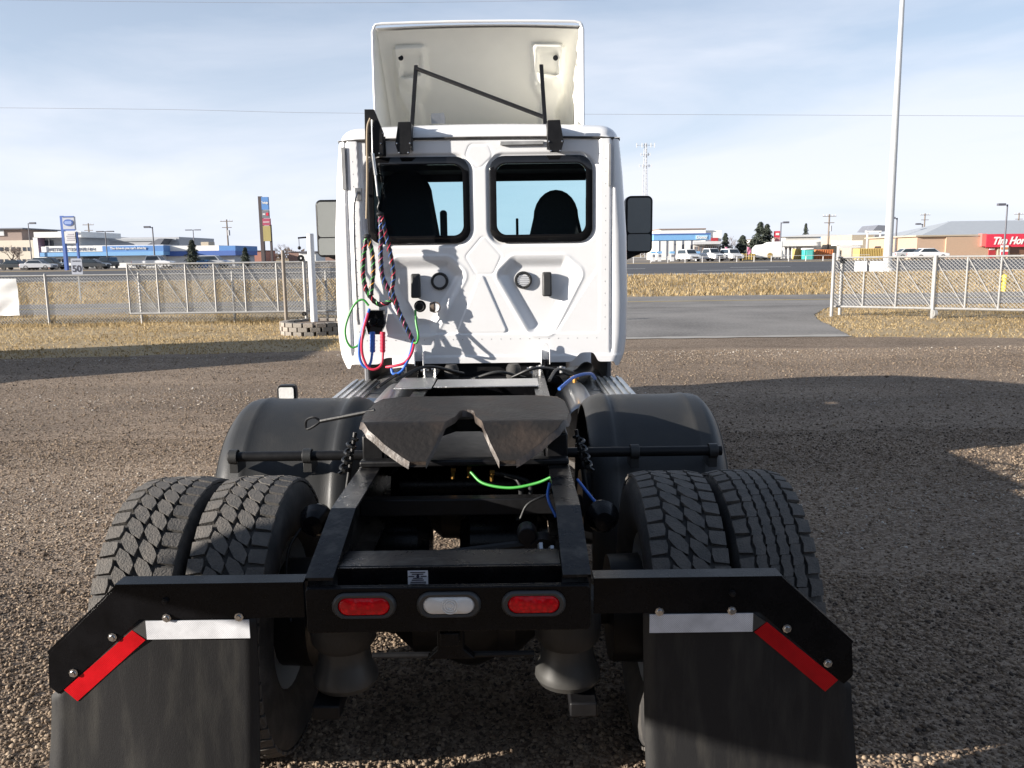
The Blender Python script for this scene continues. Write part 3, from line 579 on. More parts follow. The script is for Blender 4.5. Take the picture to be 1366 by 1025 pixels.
# --- fenders over the front drive axle
def fender(s):
    mb = MB(); FR = 0.60; cy = AY2; x0, x1 = (0.575, 1.235) if s > 0 else (0.535, 1.235)
    us = [i/44 for i in range(45)]; vsx = [0, .01, .03, .07, .12, .135, .15, .17, .185, .20, .26, .33, .42, .52, .62, .70, .765, .78, .80, .815, .83, .88, .92, .955, .98, 1.0]
    def f(u, v):
        a = rad(-12+212*u); x = x0+(x1-x0)*v; r = FR
        if v < 0.12: r -= 0.05*(1-v/0.12)**2.2
        if v > 0.88: r -= 0.075*((v-0.88)/0.12)**2.0
        for c_ in (0.155, 0.80): r += 0.007*math.exp(-((v-c_)/0.032)**2) - 0.006*math.exp(-((v-c_-0.045)/0.008)**2)
        return (s*x, cy+r*math.cos(a), 0.52+r*math.sin(a))
    vs = [f(u, v) for u in us for v in vsx]; k = len(vsx)
    mb.add(vs, [(i*k+j, (i+1)*k+j, (i+1)*k+j+1, i*k+j+1) for i in range(len(us)-1) for j in range(k-1)])
    fo = part('fender', mb, M['plastic'], T, solid=0.006, smooth=50)
    by, bz = 3.72, 0.965
    part('mounting_tube', MB().cyl((s*0.42, by, bz), (s*(1.16 if s > 0 else 1.11), by, bz), 0.023, 14), M['satin'], fo)
    for x in ((0.76, 1.12) if s > 0 else (0.745, 1.085)):
        part('tube_clamp', MB().lathe([(0.03, -0.02), (0.034, -0.02), (0.034, 0.02), (0.03, 0.02)], (s*x, by, bz), 'x', 14, True).bb((s*x-0.02, by-0.012, bz-0.075), (s*x+0.02, by+0.10, bz-0.02)), M['plastic'], fo, bevel=0.003)
    part('edge_bead', MB().tube([Vector(f(u, 1.0)) for u in us], 0.007, 6), M['plastic'], fo)
for s in (-1, 1): fender(s)
# work lamp on the left fender
p = W(382, 525, 4.55)
wl = part('work_lamp', MB().prism(rrect(p.x-0.052, p.z-0.045, p.x+0.052, p.z+0.045, 0.02), 4.55, 4.60).cyl((p.x, 4.58, p.z-0.10), (p.x, 4.58, p.z-0.04), 0.012), M['satin'], T, bevel=0.004)
part('lens', MB().prism(rrect(p.x-0.041, p.z-0.034, p.x+0.041, p.z+0.034, 0.012), 4.546, 4.55), M['clear_lens'], wl)
# --- deck, tanks and steps behind and below the cab
part('deck_plate', MB().bb((-0.31, 5.30, 1.020), (0.375, 5.62, 1.028)), M['alu'], T, bevel=0.003)
part('deck_plate', MB().bb((-0.56, 5.25, 1.022), (-0.32, 5.70, 1.030)), M['alu'], T, bevel=0.003)
def arch(x0, x1, y0, y1, zt, m, name, n=8):
    mb = MB(); mb.grid(lambda u, v: (x0+(x1-x0)*u, y0+(y1-y0)*v, zt-0.16*(abs(u-0.5)*2)**2.5 if x0*x1 > 0 else zt), 14, n); return part(name, mb, m, T, solid=0.006, smooth=60)
for s in (-1, 1):
    arch(s*0.50, s*0.80, 5.05, 6.1, 0.93, M['steel'], 'tank_cover')
    tk = part('fuel_tank', MB().lathe([(0, 0), (0.26, 0.01), (0.30, 0.04), (0.30, 1.66), (0.26, 1.69), (0, 1.70)], (s*0.82, 5.85, 0.56), 'y', 30), M['alu'], T)
    for y in (6.1, 7.1): part('tank_strap', MB().lathe([(0.303, -0.03), (0.307, -0.03), (0.307, 0.03), (0.303, 0.03)], (s*0.82, y, 0.56), 'y', 30, True), M['steel'], tk)
    st = part('side_step', MB().bb((s*0.86, 5.15, 0.865), (s*1.08, 6.6, 0.88)), M['alu'], T, bevel=0.003)
    for k in range(4): part('step_ridge', MB().bb((s*(0.885+0.05*k), 5.15, 0.881), (s*(0.905+0.05*k), 6.6, 0.892)), M['alu'], st)
    part('side_fairing', MB().bb((s*0.99, 6.85, 0.50), (s*1.03, 8.2, 1.06)), M['greyp'], T, bevel=0.01)
    part('cab_mount_spring', MB().lathe([(0, 0.0), (0.05, 0.0), (0.056, 0.03), (0.056, 0.10), (0.048, 0.115), (0.04, 0.13), (0, 0.13)], (s*0.235+XC, 6.22, 0.92), 'z', 18), M['rubber'], T)
    mbk = MB().prism([(s*0.478+XC-0.035, 1.045), (s*0.478+XC+0.035, 1.045), (s*0.478+XC+0.022, 1.19), (s*0.478+XC+0.008, 1.205), (s*0.478+XC-0.008, 1.205), (s*0.478+XC-0.022, 1.19)], 6.255, 6.262).bb((s*0.478+XC-0.035, 6.20, 1.045), (s*0.478+XC-0.028, 6.30, 1.15)).bb((s*0.478+XC+0.028, 6.20, 1.045), (s*0.478+XC+0.035, 6.30, 1.15))
    b = part('cab_bracket', mbk, M['white'], T, bevel=0.002)
    part('damper', MB().cyl((s*0.478+XC, 6.22, 0.86), (s*0.478+XC, 6.22, 1.07), 0.022, 12).cyl((s*0.478+XC-0.03, 6.22, 1.065), (s*0.478+XC+0.03, 6.22, 1.065), 0.016, 10), M['black'], b)
part('cab_support_beam', MB().bb((-0.62, 6.2, 0.90), (0.62, 6.30, 0.95)).bb((-0.62, 6.34, 0.70), (0.62, 6.40, 1.04)), M['satin'], T, bevel=0.006)
part('gearbox', MB().bb((-0.35, 6.5, 0.5), (0.35, 8.2, 0.95)), M['satin'], T, bevel=0.03)
part('exhaust_pipe', MB().tube(spline([(0.55, 6.2, 0.90), (0.72, 6.35, 0.93), (0.80, 6.6, 0.95), (0.8, 7.2, 0.8)]), 0.06, 14), mat('sooty_exhaust', (0.06, 0.055, 0.05), 0.5, metal=0.6), T)
for pts, m in (([(0.5, 5.2, 1.02), (0.62, 5.45, 1.06), (0.74, 5.65, 1.05), (0.8, 5.9, 0.98)], 'blue'), ([(-0.55, 5.75, 1.03), (-0.42, 5.9, 1.08), (-0.30, 6.05, 1.04), (-0.2, 6.2, 0.98)], 'hoseblk'), ([(-0.6, 5.6, 1.03), (-0.40, 5.75, 1.10), (-0.15, 5.95, 1.02)], 'hoseblk'),
               ([(0.2, 6.0, 0.98), (0.36, 5.95, 1.05), (0.52, 6.1, 1.02), (0.66, 6.2, 0.95)], 'hoseblk'), ([(-0.1, 6.05, 0.96), (0.1, 6.0, 1.02), (0.3, 6.1, 0.96)], 'plastic'), ([(0.45, 5.5, 1.03), (0.52, 5.75, 1.07), (0.64, 5.95, 1.02)], 'hoseblk'), ([(-0.70, 5.5, 1.0), (-0.62, 5.75, 1.04), (-0.66, 6.05, 1.0)], 'hoseblk')):
    hose('air_hose', pts, 0.011, M[m])
for x, y in ((0.41, 6.05), (0.34, 5.98), (-0.36, 6.02), (-0.43, 5.95), (0.56, 5.98), (0.62, 5.5)):
    part('pipe_fitting', MB().cyl((x, y, 1.012), (x, y, 1.06), 0.014, 6).cyl((x-0.03, y, 1.045), (x+0.03, y, 1.045), 0.011, 6), M['brass' if x > 0.6 else 'steel'], T)
# ------------------------------------------------------------------ cab
CYF = 8.15
HZ = ([1.00, 1.06, 1.12, 1.25, 1.5, 2.0, 2.45, 2.705], [1.052, 1.078, 1.100, 1.114, 1.119, 1.107, 1.074, 1.046])
hw = lambda z: np.interp(z, *HZ)
ZS = 2.705
def sdpoly(px, pz, poly):
    d = np.full(px.shape, 1e9); sgn = np.ones(px.shape); n = len(poly)
    for i in range(n):
        (ax, az), (bx, bz) = poly[i], poly[i-1]
        ex, ez = bx-ax, bz-az; wx, wz = px-ax, pz-az; t = np.clip((wx*ex+wz*ez)/(ex*ex+ez*ez), 0, 1)
        d = np.minimum(d, (wx-ex*t)**2+(wz-ez*t)**2)
        c1, c2, c3 = pz >= az, pz < bz, ex*wz > ez*wx
        sgn = np.where((c1 & c2 & c3) | (~c1 & ~c2 & ~c3), -sgn, sgn)
    return sgn*np.sqrt(d)
def sdround(px, pz, poly, r):
    cx = sum(p[0] for p in poly)/len(poly); cz = sum(p[1] for p in poly)/len(poly)
    return sdpoly(px, pz, [(cx+(x-cx)*(1-r/max(0.05, math.hypot(x-cx, z-cz))), cz+(z-cz)*(1-r/max(0.05, math.hypot(x-cx, z-cz)))) for x, z in poly])-r
sst = lambda a, b, v: (lambda t: t*t*(3-2*t))(np.clip((v-a)/(b-a), 0, 1))
WX0, WX1, WZ0, WZ1, WR = 0.073, 0.842, 1.957, 2.590, 0.11
def panel_depth(x, z):
    """+ = pressed in, away from the viewer"""
    ax = np.abs(x); d = np.zeros_like(x)
    rec = [(0.215, 1.83), (0.66, 1.83), (0.75, 1.74), (0.50, 1.265), (0.40, 1.265), (0.130, 1.74)]
    s = sdround(ax, z, rec, 0.07); d += 0.042*sst(0.004, -0.085, s)
    d -= 0.004*np.exp(-((s-0.012)/0.012)**2)
    fld = [(-0.885, 2.75), (0.885, 2.75), (0.885, 1.77), (0.575, 1.285), (-0.575, 1.285), (-0.885, 1.77)]
    s2 = sdround(x, z, fld, 0.05); d += 0.010*sst(0.004, -0.010, s2)
    s3 = sdround(x, z, [(-0.885, 1.285), (0.885, 1.285), (0.885, 2.75), (-0.885, 2.75)], 0.04); d += 0.004*sst(0.004, -0.006, s3)
    tri = sdround(x, z, [(0.0, 1.72), (0.185, 1.285), (-0.185, 1.285)], 0.03); d -= 0.008*sst(0.0, -0.014, tri)
    wx, wz = np.abs(ax-(WX0+WX1)/2)-(WX1-WX0)/2+WR, np.abs(z-(WZ0+WZ1)/2)-(WZ1-WZ0)/2+WR
    sw = np.hypot(np.maximum(wx, 0), np.maximum(wz, 0))+np.minimum(np.maximum(wx, wz), 0)-WR
    d += 0.013*sst(0.030, 0.004, sw)
    dia = sdround(x-0.02, z-1.86, [(0.0, 0.14), (0.13, 0.0), (0.07, -0.13), (-0.06, -0.13), (-0.13, 0.0)], 0.03); d += 0.0028*np.exp(-(dia/0.007)**2)
    shd = sdround(x, z-2.60, [(-0.075, 0.06), (0.075, 0.06), (0.095, 0.0), (0.0, -0.09), (-0.095, 0.0)], 0.04); d += 0.0028*np.exp(-(shd/0.007)**2)
    d += 0.016*np.exp(-((ax-0.985)/0.009)**2)*sst(1.10, 1.16, z)                    # groove beside the corner pillar
    d -= 0.006*sst(1.115, 1.095, z)
    return d, sw
nu, nv = 340, 250
uu = np.linspace(-1, 1, nu); vv = np.linspace(0, 1, nv)
zb = 1.05+0.072*np.exp(-((uu*1.1-0.80)/0.085)**4)+0.05*np.exp(-((uu*1.1+0.70)/0.09)**4)-0.035*sst(0.93, 0.97, np.abs(uu))
Zg = zb[:, None]+(ZS-zb[:, None])*vv[None]; HW = hw(Zg); Xg = uu[:, None]*HW
dep, sw = panel_depth(Xg, Zg); RC = 0.10
q = np.clip((np.abs(Xg)-(HW-RC))/RC, 0, 1); Yg = YB+dep+RC*(1-np.sqrt(np.maximum(0, 1-q*q)))
co = np.stack([Xg+XC, Yg, Zg], -1).reshape(-1, 3); idx = np.arange(nu*nv).reshape(nu, nv)
keep = (sw[:-1, :-1] > -0.035) & (sw[1:, 1:] > -0.035) & (sw[1:, :-1] > -0.035) & (sw[:-1, 1:] > -0.035)
qd = np.stack([idx[:-1, :-1], idx[1:, :-1], idx[1:, 1:], idx[:-1, 1:]], -1)[keep]
tri = np.concatenate([qd[:, [0, 1, 2]], qd[:, [0, 2, 3]]]); o3 = np.array(ORG[T.name])
cabp = np_mesh('cab_rear_panel', co-o3, tri, M['white'], smooth=40, parent=T)
for s in (-1, 1):                                                    # side skins with doors
    zs = [float(z) for z in np.linspace(1.015, ZS, 30)]; ysd = [YB+RC, 6.8, 7.4, CYF]
    mb = MB().add([(XC+s*hw(z), y, z) for y in ysd for z in zs], [(i*30+j, (i+1)*30+j, (i+1)*30+j+1, i*30+j+1) for i in range(3) for j in range(29)])
    sd = part('cab_side', mb, M['white'], T, smooth=40)
    dw = MB().add([(XC+s*(hw(z)+0.004), y, z) for y, z in ((6.95, 1.95), (8.0, 1.88), (8.0, 2.35), (7.85, 2.56), (6.95, 2.58))], [(0, 1, 2, 3, 4)]); part('side_window', dw, M['frit'], sd)
    part('door_handle', MB().bb((XC+s*1.105, 7.0, 1.62), (XC+s*1.13, 7.16, 1.66)), M['satin'], sd, bevel=0.004)
# roof cap and seam
rf = MB(); nx_, ny_ = 61, 34
tx = [math.sin(math.pi/2*(2*i/(nx_-1)-1))*1.0 for i in range(nx_)]
yr = [YB+0.02+0.16*(1-math.cos(math.pi/2*i/12)) for i in range(13)]+[YB+0.18+(CYF-YB-0.10)*i/20 for i in range(1, 21)]
H_R = 0.10
def rz(x, y):
    h = 1.046; dx = max(0, (abs(x)-(h-0.14))/0.14); dy = max(0, (YB+0.18-y)/0.16); d = min(1, math.hypot(dx, dy))
    return ZS+0.008+H_R*math.sqrt(max(0, 1-d*d))+0.028*(1-(x/h)**2)
def rx(t, y):
    return t*1.046
rf.add([(XC+rx(t, y), y, rz(rx(t, y), y)) for t in tx for y in yr], [(i*len(yr)+j, (i+1)*len(yr)+j, (i+1)*len(yr)+j+1, i*len(yr)+j+1) for i in range(nx_-1) for j in range(len(yr)-1)])
rim_ = [(XC+t*1.046, YB+0.02, rz(t*1.046, YB+0.02)) for t in tx]; k = len(rim_)
rf.add(rim_+[(x, y, ZS+0.006) for x, y, z in rim_], [(i, i+1, k+i+1, k+i) for i in range(k-1)])
roof = part('cab_roof', rf, M['white'], T, smooth=50)
seam = [(XC-1.045, CYF, ZS), (XC-1.045, YB+0.11, ZS)]+[(XC-1.045+0.1*(1-math.cos(rad(a))), YB+0.11-0.1*math.sin(rad(a)), ZS+0.003) for a in range(15, 91, 15)]
seam += [(XC+x, YB+0.006, ZS+0.004+0.012*(1-(x/1.0)**2)) for x in np.linspace(-0.9, 0.9, 9)]
seam += [(XC+1.045-0.1*(1-math.cos(rad(a))), YB+0.11-0.1*math.sin(rad(a)), ZS+0.003) for a in range(90, 14, -15)]+[(XC+1.045, YB+0.11, ZS), (XC+1.045, CYF, ZS)]
part('roof_seal', MB().tube(seam, 0.0095, 6), M['rubber'], roof)
# rear windows
for s in (-1, 1):
    c = XC+s*(WX0+WX1)/2; hx, hz, cz = (WX1-WX0)/2, (WZ1-WZ0)/2, (WZ0+WZ1)/2
    o_ = rrect(c-hx, cz-hz, c+hx, cz+hz, WR, 10); i_ = rrect(c-hx+0.052, cz-hz+0.058, c+hx-0.052, cz+hz-0.058, 0.075, 10); n = len(o_)
    ring = MB().add([(x, YB+0.010, z) for x, z in o_]+[(x, YB+0.004, c0) for x, c0 in rrect(c-hx+0.006, cz-hz+0.006, c+hx-0.006, cz+hz-0.006, WR-0.006, 10)]+[(x, YB+0.006, z) for x, z in i_]+[(x, YB+0.03, z) for x, z in i_], [(a*n+b, a*n+(b+1) % n, (a+1)*n+(b+1) % n, (a+1)*n+b) for a in range(3) for b in range(n)])
    wo = part('rear_window', ring, M['frit'], T, smooth=50)
    part('pane', MB().add([(x, YB+0.012, z) for x, z in i_], [tuple(range(n))]), M['cabglass'], wo, smooth=0)
# interior
li = MB(); y0, y1 = YB+0.12, 8.02; xw = 1.0
li.add([(XC-xw, y0, 1.15), (XC-xw, y1, 1.15), (XC-xw+0.03, y1, 2.62), (XC-xw+0.03, y0, 2.68)], [(0, 1, 2, 3)]).add([(XC+xw, y0, 1.15), (XC+xw, y1, 1.15), (XC+xw-0.03, y1, 2.62), (XC+xw-0.03, y0, 2.68)], [(0, 1, 2, 3)])
li.add([(XC-xw, y0, 2.68), (XC+xw, y0, 2.68), (XC+xw, y1, 2.60), (XC-xw, y1, 2.60)], [(0, 1, 2, 3)]).add([(XC-xw, y0, 1.15), (XC+xw, y0, 1.15), (XC+xw, y1, 1.15), (XC-xw, y1, 1.15)], [(0, 1, 2, 3)])
li.bb((XC-xw, 7.9, 2.545), (XC+xw, 7.95, 2.64)).bb((XC-xw, 6.6, 2.52), (XC+xw, 6.75, 2.67))
part('cab_lining', li, M['liner'], T, smooth=0)
part('dashboard', MB().prism([(7.55, 1.2), (7.55, 1.85), (7.7, 1.97), (8.12, 1.99), (8.12, 1.2)], XC-0.98, XC+0.98, 'x'), M['liner'], T, bevel=0.02)
part('dash_mount', MB().bb((0.255, 7.85, 1.97), (0.28, 7.88, 2.20)).bb((0.36, 7.8, 1.97), (0.44, 7.86, 2.05)), M['satin'], T, bevel=0.005)
def seat(cx, ztop, half, lean):
    mb = MB(); P = []
    for k in range(13):
        a = rad(180*k/12); P.append((cx+lean*0+half*0.78*math.cos(a), ztop-0.22+0.22*math.sin(a)))
    P = P[::-1]; P = [(cx-half*1.15, 1.5)]+[(cx-half*1.05, 1.9)]+P+[(cx+half*1.05, 1.9), (cx+half*1.15, 1.5)]
    mb.prism(P, 6.88, 7.0); s_ = part('seat', MB().bb((cx-half*1.1, 6.9, 1.42), (cx+half*1.1, 7.45, 1.56)), M['seat'], T, bevel=0.04)
    part('backrest', mb, M['seat'], s_, bevel=0.03); return s_
seat(XC-0.62, 2.56, 0.27, 0); seat(XC+0.60, 2.385, 0.235, 0)
part('armrest_post', MB().prism(rrect(-0.375, 1.7, -0.318, 2.235, 0.025), 6.93, 6.99), M['seat'], T, bevel=0.01)
# windscreen, cowl, hood, front fenders, bumper
ws = [(XC-0.99, 8.06, 2.66), (XC+0.99, 8.06, 2.66), (XC+1.02, 8.36, 1.93), (XC-1.02, 8.36, 1.93)]
wf = part('windscreen', MB().add(ws, [(0, 1, 2, 3)]), M['cabglass'], T, smooth=0)
part('pillar', MB().bar(ws[0], ws[3], 0.06, 0.06).bar(ws[1], ws[2], 0.06, 0.06).bar(ws[0], ws[1], 0.06, 0.08), M['white'], wf)
def hood(u, v):
    y = 8.34+2.0*u; zt = 1.93-0.42*u**1.6; h = 1.02-0.16*u; a = math.pi*v; c, s_ = math.cos(a), math.sin(a)
    return (XC-h*math.copysign(abs(c)**0.35, c), y, 0.9+(zt-0.9)*abs(s_)**0.4)
part('hood', MB().grid(hood, 14, 31), M['white'], T, smooth=60)
part('grille', MB().prism(rrect(XC-0.55, 0.8, XC+0.55, 1.48, 0.08), 10.33, 10.37), M['satin'], T)
part('front_bumper', MB().prism([(-1.15, 9.9), (-1.1, 10.4), (-0.6, 10.62), (0.6, 10.62), (1.1, 10.4), (1.15, 9.9), (1.0, 9.9), (0.95, 10.3), (-0.95, 10.3), (-1.0, 9.9)], 0.32, 0.78, 'z'), M['greyp'], T, bevel=0.02)
for s in (-1, 1):
    part('front_fender', MB().grid(lambda u, v: (XC+s*(0.82+0.34*v), 9.6+0.68*math.cos(rad(200*u-10)), 0.5+0.62*math.sin(rad(200*u-10))-0.06*v**4), 24, 8), M['white'], T, solid=0.01, smooth=60)
    # mirrors
    xa, xb = s*1.285-0.03, s*1.505-0.03
    mh = part('door_mirror', MB().prism(rrect(min(xa, xb)-0.012, 1.865, max(xa, xb)+0.012, 2.375, 0.05), 7.60, 7.72), M['satin'], T, bevel=0.012)
    part('mirror_glass', MB().prism(rrect(min(xa, xb)+0.006, 2.045, max(xa, xb)-0.006, 2.355, 0.03), 7.594, 7.6), M['mirror'], mh)
    part('mirror_glass', MB().prism(rrect(min(xa, xb)+0.006, 1.885, max(xa, xb)-0.006, 2.035, 0.02), 7.594, 7.6), M['mirror'], mh)
    part('mirror_arm', MB().prism([(s*1.505-0.03, 1.90), (s*1.27-0.03, 1.87), (s*1.06-0.03, 1.80), (s*1.06-0.03, 1.72), (s*1.30-0.03, 1.81)], 7.62, 7.69), M['satin'], mh, bevel=0.01)
part('side_marker', MB().bb((XC-1.15, 6.9, 2.50), (XC-1.06, 6.98, 2.60)), M['satin'], T, bevel=0.01)
# --- things on the rear panel
for s in (-1, 1):
    x = XC+s*0.318; z = 1.675
    vt = part('cab_vent', MB().lathe([(0.046, 0.0), (0.046, -0.006), (0.052, -0.010), (0.064, -0.009), (0.067, 0.0), (0.067, 0.02)], (x, YB+0.042, z), 'y', 32), M['plastic'], T)
    part('vent_disc', MB().lathe([(0, -0.002), (0.047, -0.002)], (x, YB+0.042, z), 'y', 24), mat('pale_vent', (0.55, 0.56, 0.58), 0.4), vt)
    for k in range(5):
        zz = z-0.030+0.015*k; h = math.sqrt(0.045**2-(zz-z)**2)
        part('louvre', MB().bb((x-h, YB+0.034, zz-0.002), (x+h, YB+0.040, zz+0.003)), mat('pale_vent', (0.55, 0.56, 0.58), 0.4), vt)
    for a in (30, 150, 270): part('screw', MB().ball((x+0.0585*math.cos(rad(a)), YB+0.032, z+0.0585*math.sin(rad(a))), 0.0045, 6), M['chrome'], vt)
    bx_ = XC+s*0.497
    part('air_outlet', MB().add([(bx_-0.036, YB+0.044, 1.55), (bx_+0.036, YB+0.044, 1.55), (bx_+0.036, YB+0.044, 1.735), (bx_-0.036, YB+0.044, 1.735), (bx_-0.034, YB-0.035, 1.553), (bx_+0.034, YB-0.035, 1.553), (bx_+0.034, YB+0.005, 1.733), (bx_-0.034, YB+0.005, 1.733)], [(0, 1, 2, 3), (4, 7, 6, 5), (0, 4, 5, 1), (1, 5, 6, 2), (2, 6, 7, 3), (3, 7, 4, 0)]), M['plastic'], T, bevel=0.012)
rv = MB()
for x in np.arange(-0.88, 0.89, 0.073): rv.ball((XC+x, YB+0.000, 1.232), 0.0042, 6, (1, 0.6, 1))
for s in (-1, 1):
    for z in np.arange(1.30, 2.6, 0.09): rv.ball((XC+s*0.935, YB+0.0, z), 0.0042, 6, (1, 0.6, 1))
part('rivet_row', rv, M['steel'], T)
for x0, x1, z0, z1 in ((XC-1.015, XC-0.985, 2.36, 2.665), (XC+0.955, XC+0.975, 2.36, 2.665), (0.135, 0.455, 2.665, 2.692)):
    part('marker_strip', MB().bb((x0, YB-0.012, z0), (x1, YB+0.012, z1)), M['amber'], T, bevel=0.003)
part('grab_handle', MB().tube(spline([(-0.925, YB+0.01, 2.335), (-0.93, YB-0.05, 2.32), (-0.955, YB-0.06, 2.15), (-0.955, YB-0.06, 1.5), (-0.955, YB-0.02, 1.36)]), 0.011, 8).bb((-0.945, YB-0.01, 2.28), (-0.90, YB+0.02, 2.37)), M['steel'], T)
# --- roof fairing
FC = -0.035; FH = 0.828
def fy(v): return 6.95+1.05*v**0.9
def fzz(v): return 3.655-0.80*v
nxx, nvv = 90, 70
xs2 = np.linspace(-1, 1, nxx); vs2 = np.linspace(0, 1, nvv); XX, VV = np.meshgrid(xs2, vs2, indexing='ij')
ppx = 637+140*XX/(1+0.15*VV); ppy = 33+135*VV
pad = [(521, 48), (560, 48), (563, 88), (553, 112), (556, 172), (533, 172), (534, 126), (520, 96)]
d = np.zeros_like(XX)
for sg in (0, 1):
    qx = np.where(sg, 1274-ppx, ppx); sdp = sdround(qx, ppy, pad, 6); d += 0.075*sst(2, -5, sdp)+0.05*sst(2, -8, sdround(qx, ppy, [(525, 84), (556, 80), (556, 94), (532, 95)], 5))-0.045*sst(1, -4, sdround(qx, ppy, [(529, 56), (555, 56), (554, 80), (528, 82)], 5))
e1 = np.clip((np.abs(XX)-0.93)/0.07, 0, 1)
Yf = 6.95+1.05*VV**0.9-d*1.0-e1**2*(1.05*VV**0.9)*0.25
Zf = 3.655-0.80*VV-0.02*XX**2
co = np.stack([FC+XX*FH*0.97, Yf, Zf], -1).reshape(-1, 3)-o3; idx = np.arange(nxx*nvv).reshape(nxx, nvv)
qd = np.stack([idx[:-1, :-1], idx[1:, :-1], idx[1:, 1:], idx[:-1, 1:]], -1).reshape(-1, 4)
fair = np_mesh('roof_fairing', co, np.concatenate([qd[:, [0, 1, 2]], qd[:, [0, 2, 3]]]), M['cream'], smooth=40, parent=T)
for s in (-1, 1):   # side cheeks, edge lip
    n = 14; ck = MB().add([(FC+s*FH*0.97, fy(i/(n-1))+0.0, fzz(i/(n-1))-0.02) for i in range(n)]+[(FC+s*FH, 6.91, 3.665-0.81*i/(n-1)) for i in range(n)], [(i, i+1, n+i+1, n+i) for i in range(n-1)])
    part('fairing_cheek', ck, M['cream'], fair, solid=0.008, smooth=50)
out = MB().grid(lambda u, v: (FC+(FH+0.012)*(2*u-1), 6.93+1.3*v, 3.675-0.86*v**1.4-0.02*(2*u-1)**2), 12, 16); part('fairing_skin', out, M['white'], fair, smooth=50)
lip = [(FC-FH-0.008, 6.90, 2.86), (FC-FH-0.004, 6.90, 3.62), (FC-FH+0.02, 6.90, 3.672)]+[(FC+x, 6.90, 3.690-0.012*(x/FH)**2) for x in np.linspace(-0.76, 0.76, 7)]+[(FC+FH-0.02, 6.90, 3.672), (FC+FH+0.004, 6.90, 3.62), (FC+FH+0.008, 6.90, 2.86)]
part('fairing_lip', MB().tube(lip, 0.011, 8), M['white'], fair)
for s in (-1, 1):
    p = W(535 if s < 0 else 741, 78, 7.15); part('bolt_hole', MB().lathe([(0, -0.004), (0.02, -0.004), (0.022, 0.01)], (p.x, p.y-0.02, p.z), 'y', 12), M['satin'], fair)
YS = 6.50
a1, a2 = Vector(w(555, 88, 6.75)), Vector(w(549, 178, 6.42)); b1, b2 = Vector(w(722, 87, 6.75)), Vector(w(728, 178, 6.42))
part('fairing_strut', MB().bar(a1, a2, 0.03, 0.02), M['satin'], T, bevel=0.003); part('fairing_strut', MB().bar(b1, b2, 0.03, 0.02), M['satin'], T, bevel=0.003)
part('diagonal_brace', MB().cyl(Vector(w(556, 92, 6.73)), Vector(w(727, 157, 6.50)), 0.016, 10), M['satin'], T)
for s, pxs in ((-1, (527, 549)), (1, (730, 752))):
    xa, xb = W(pxs[0], 185, 6.22).x, W(pxs[1], 185, 6.22).x; zt, zm, zl = W(536, 163, 6.22).z, W(536, 192, 6.22).z, W(536, 206, 6.22).z; d_ = (xb-xa)*0.22
    if s < 0: pl_ = [(xa+d_, zt), (xb-0.004, zt), (xb, zm), (xb-d_*0.8, zl), (xa+d_*0.8, zl), (xa, zm)]
    else: pl_ = [(xa+0.004, zt), (xb-d_, zt), (xb, zm), (xb-d_*0.8, zl), (xa+d_*0.8, zl), (xa, zm+0.02)]
    bo = part('roof_bracket', MB().prism(pl_, 6.215, 6.225).bb((xb-0.006 if s < 0 else xa, 6.225, zl+0.03), (xb if s < 0 else xa+0.006, 6.42, zt-0.005)), M['satin'], T, bevel=0.002)
    for x, z in ((xa+0.012, zm), (xb-0.012, zm), (xa+d_, zl+0.008), (xb-d_, zl+0.008)): part('bolt', MB().ball((x, 6.213, z), 0.008, 8), M['chrome'], bo)
p = W(585, 158, 6.55); part('roof_tab', MB().prism([(p.x-0.055, p.z-0.04), (p.x+0.05, p.z-0.04), (p.x+0.05, p.z+0.005), (p.x+0.04, p.z+0.04), (p.x-0.055, p.z+0.035)], 6.55, 6.555), M['steel'], T)
# --- hose tender and air lines
YH = 6.185
hp = [(486, 146), (499, 146), (512, 178), (512, 208), (487, 208)]
hb = part('hose_bracket', MB().prism([(W(a, b, YH).x, W(a, b, YH).z) for a, b in hp], YH, YH+0.008).bb((W(487, 200, YH).x, YH+0.008, W(487, 206, YH).z), (W(487, 200, YH).x+0.006, YB, W(487, 178, YH).z)).bb((W(487, 200, YH).x, YB-0.012, W(487, 207, YH).z), (W(512, 200, YH).x, YB-0.004, W(487, 180, YH).z)), M['satin'], T, bevel=0.002)
for a, b in ((508, 192), (506, 205), (495, 205), (490, 178), (511, 178)): part('bolt', MB().ball(w(a, b, YH-0.002), 0.007, 8), M['chrome'], hb)
hose('hose_strap', [w(494, 158, YH-0.02), w(490, 175, YH-0.02), w(490, 240, YH-0.02), w(489, 292, YH-0.02)], 0.009, M['strap'])
sp = part('tender_spring', MB().cyl(w(496, 160, YH-0.03), w(497, 205, YH-0.03), 0.006, 8).cyl(w(497, 205, YH-0.03), w(501, 234, YH-0.03), 0.013, 10).cyl(w(501, 234, YH-0.03), w(504, 262, YH-0.03), 0.009, 8), M['chrome'], T)
part('spring_hook', MB().tube(spline([w(504, 262, YH-0.03), w(506, 270, YH-0.03), w(504, 278, YH-0.03), w(508, 286, YH-0.03)]), 0.006, 6), M['satin'], sp)
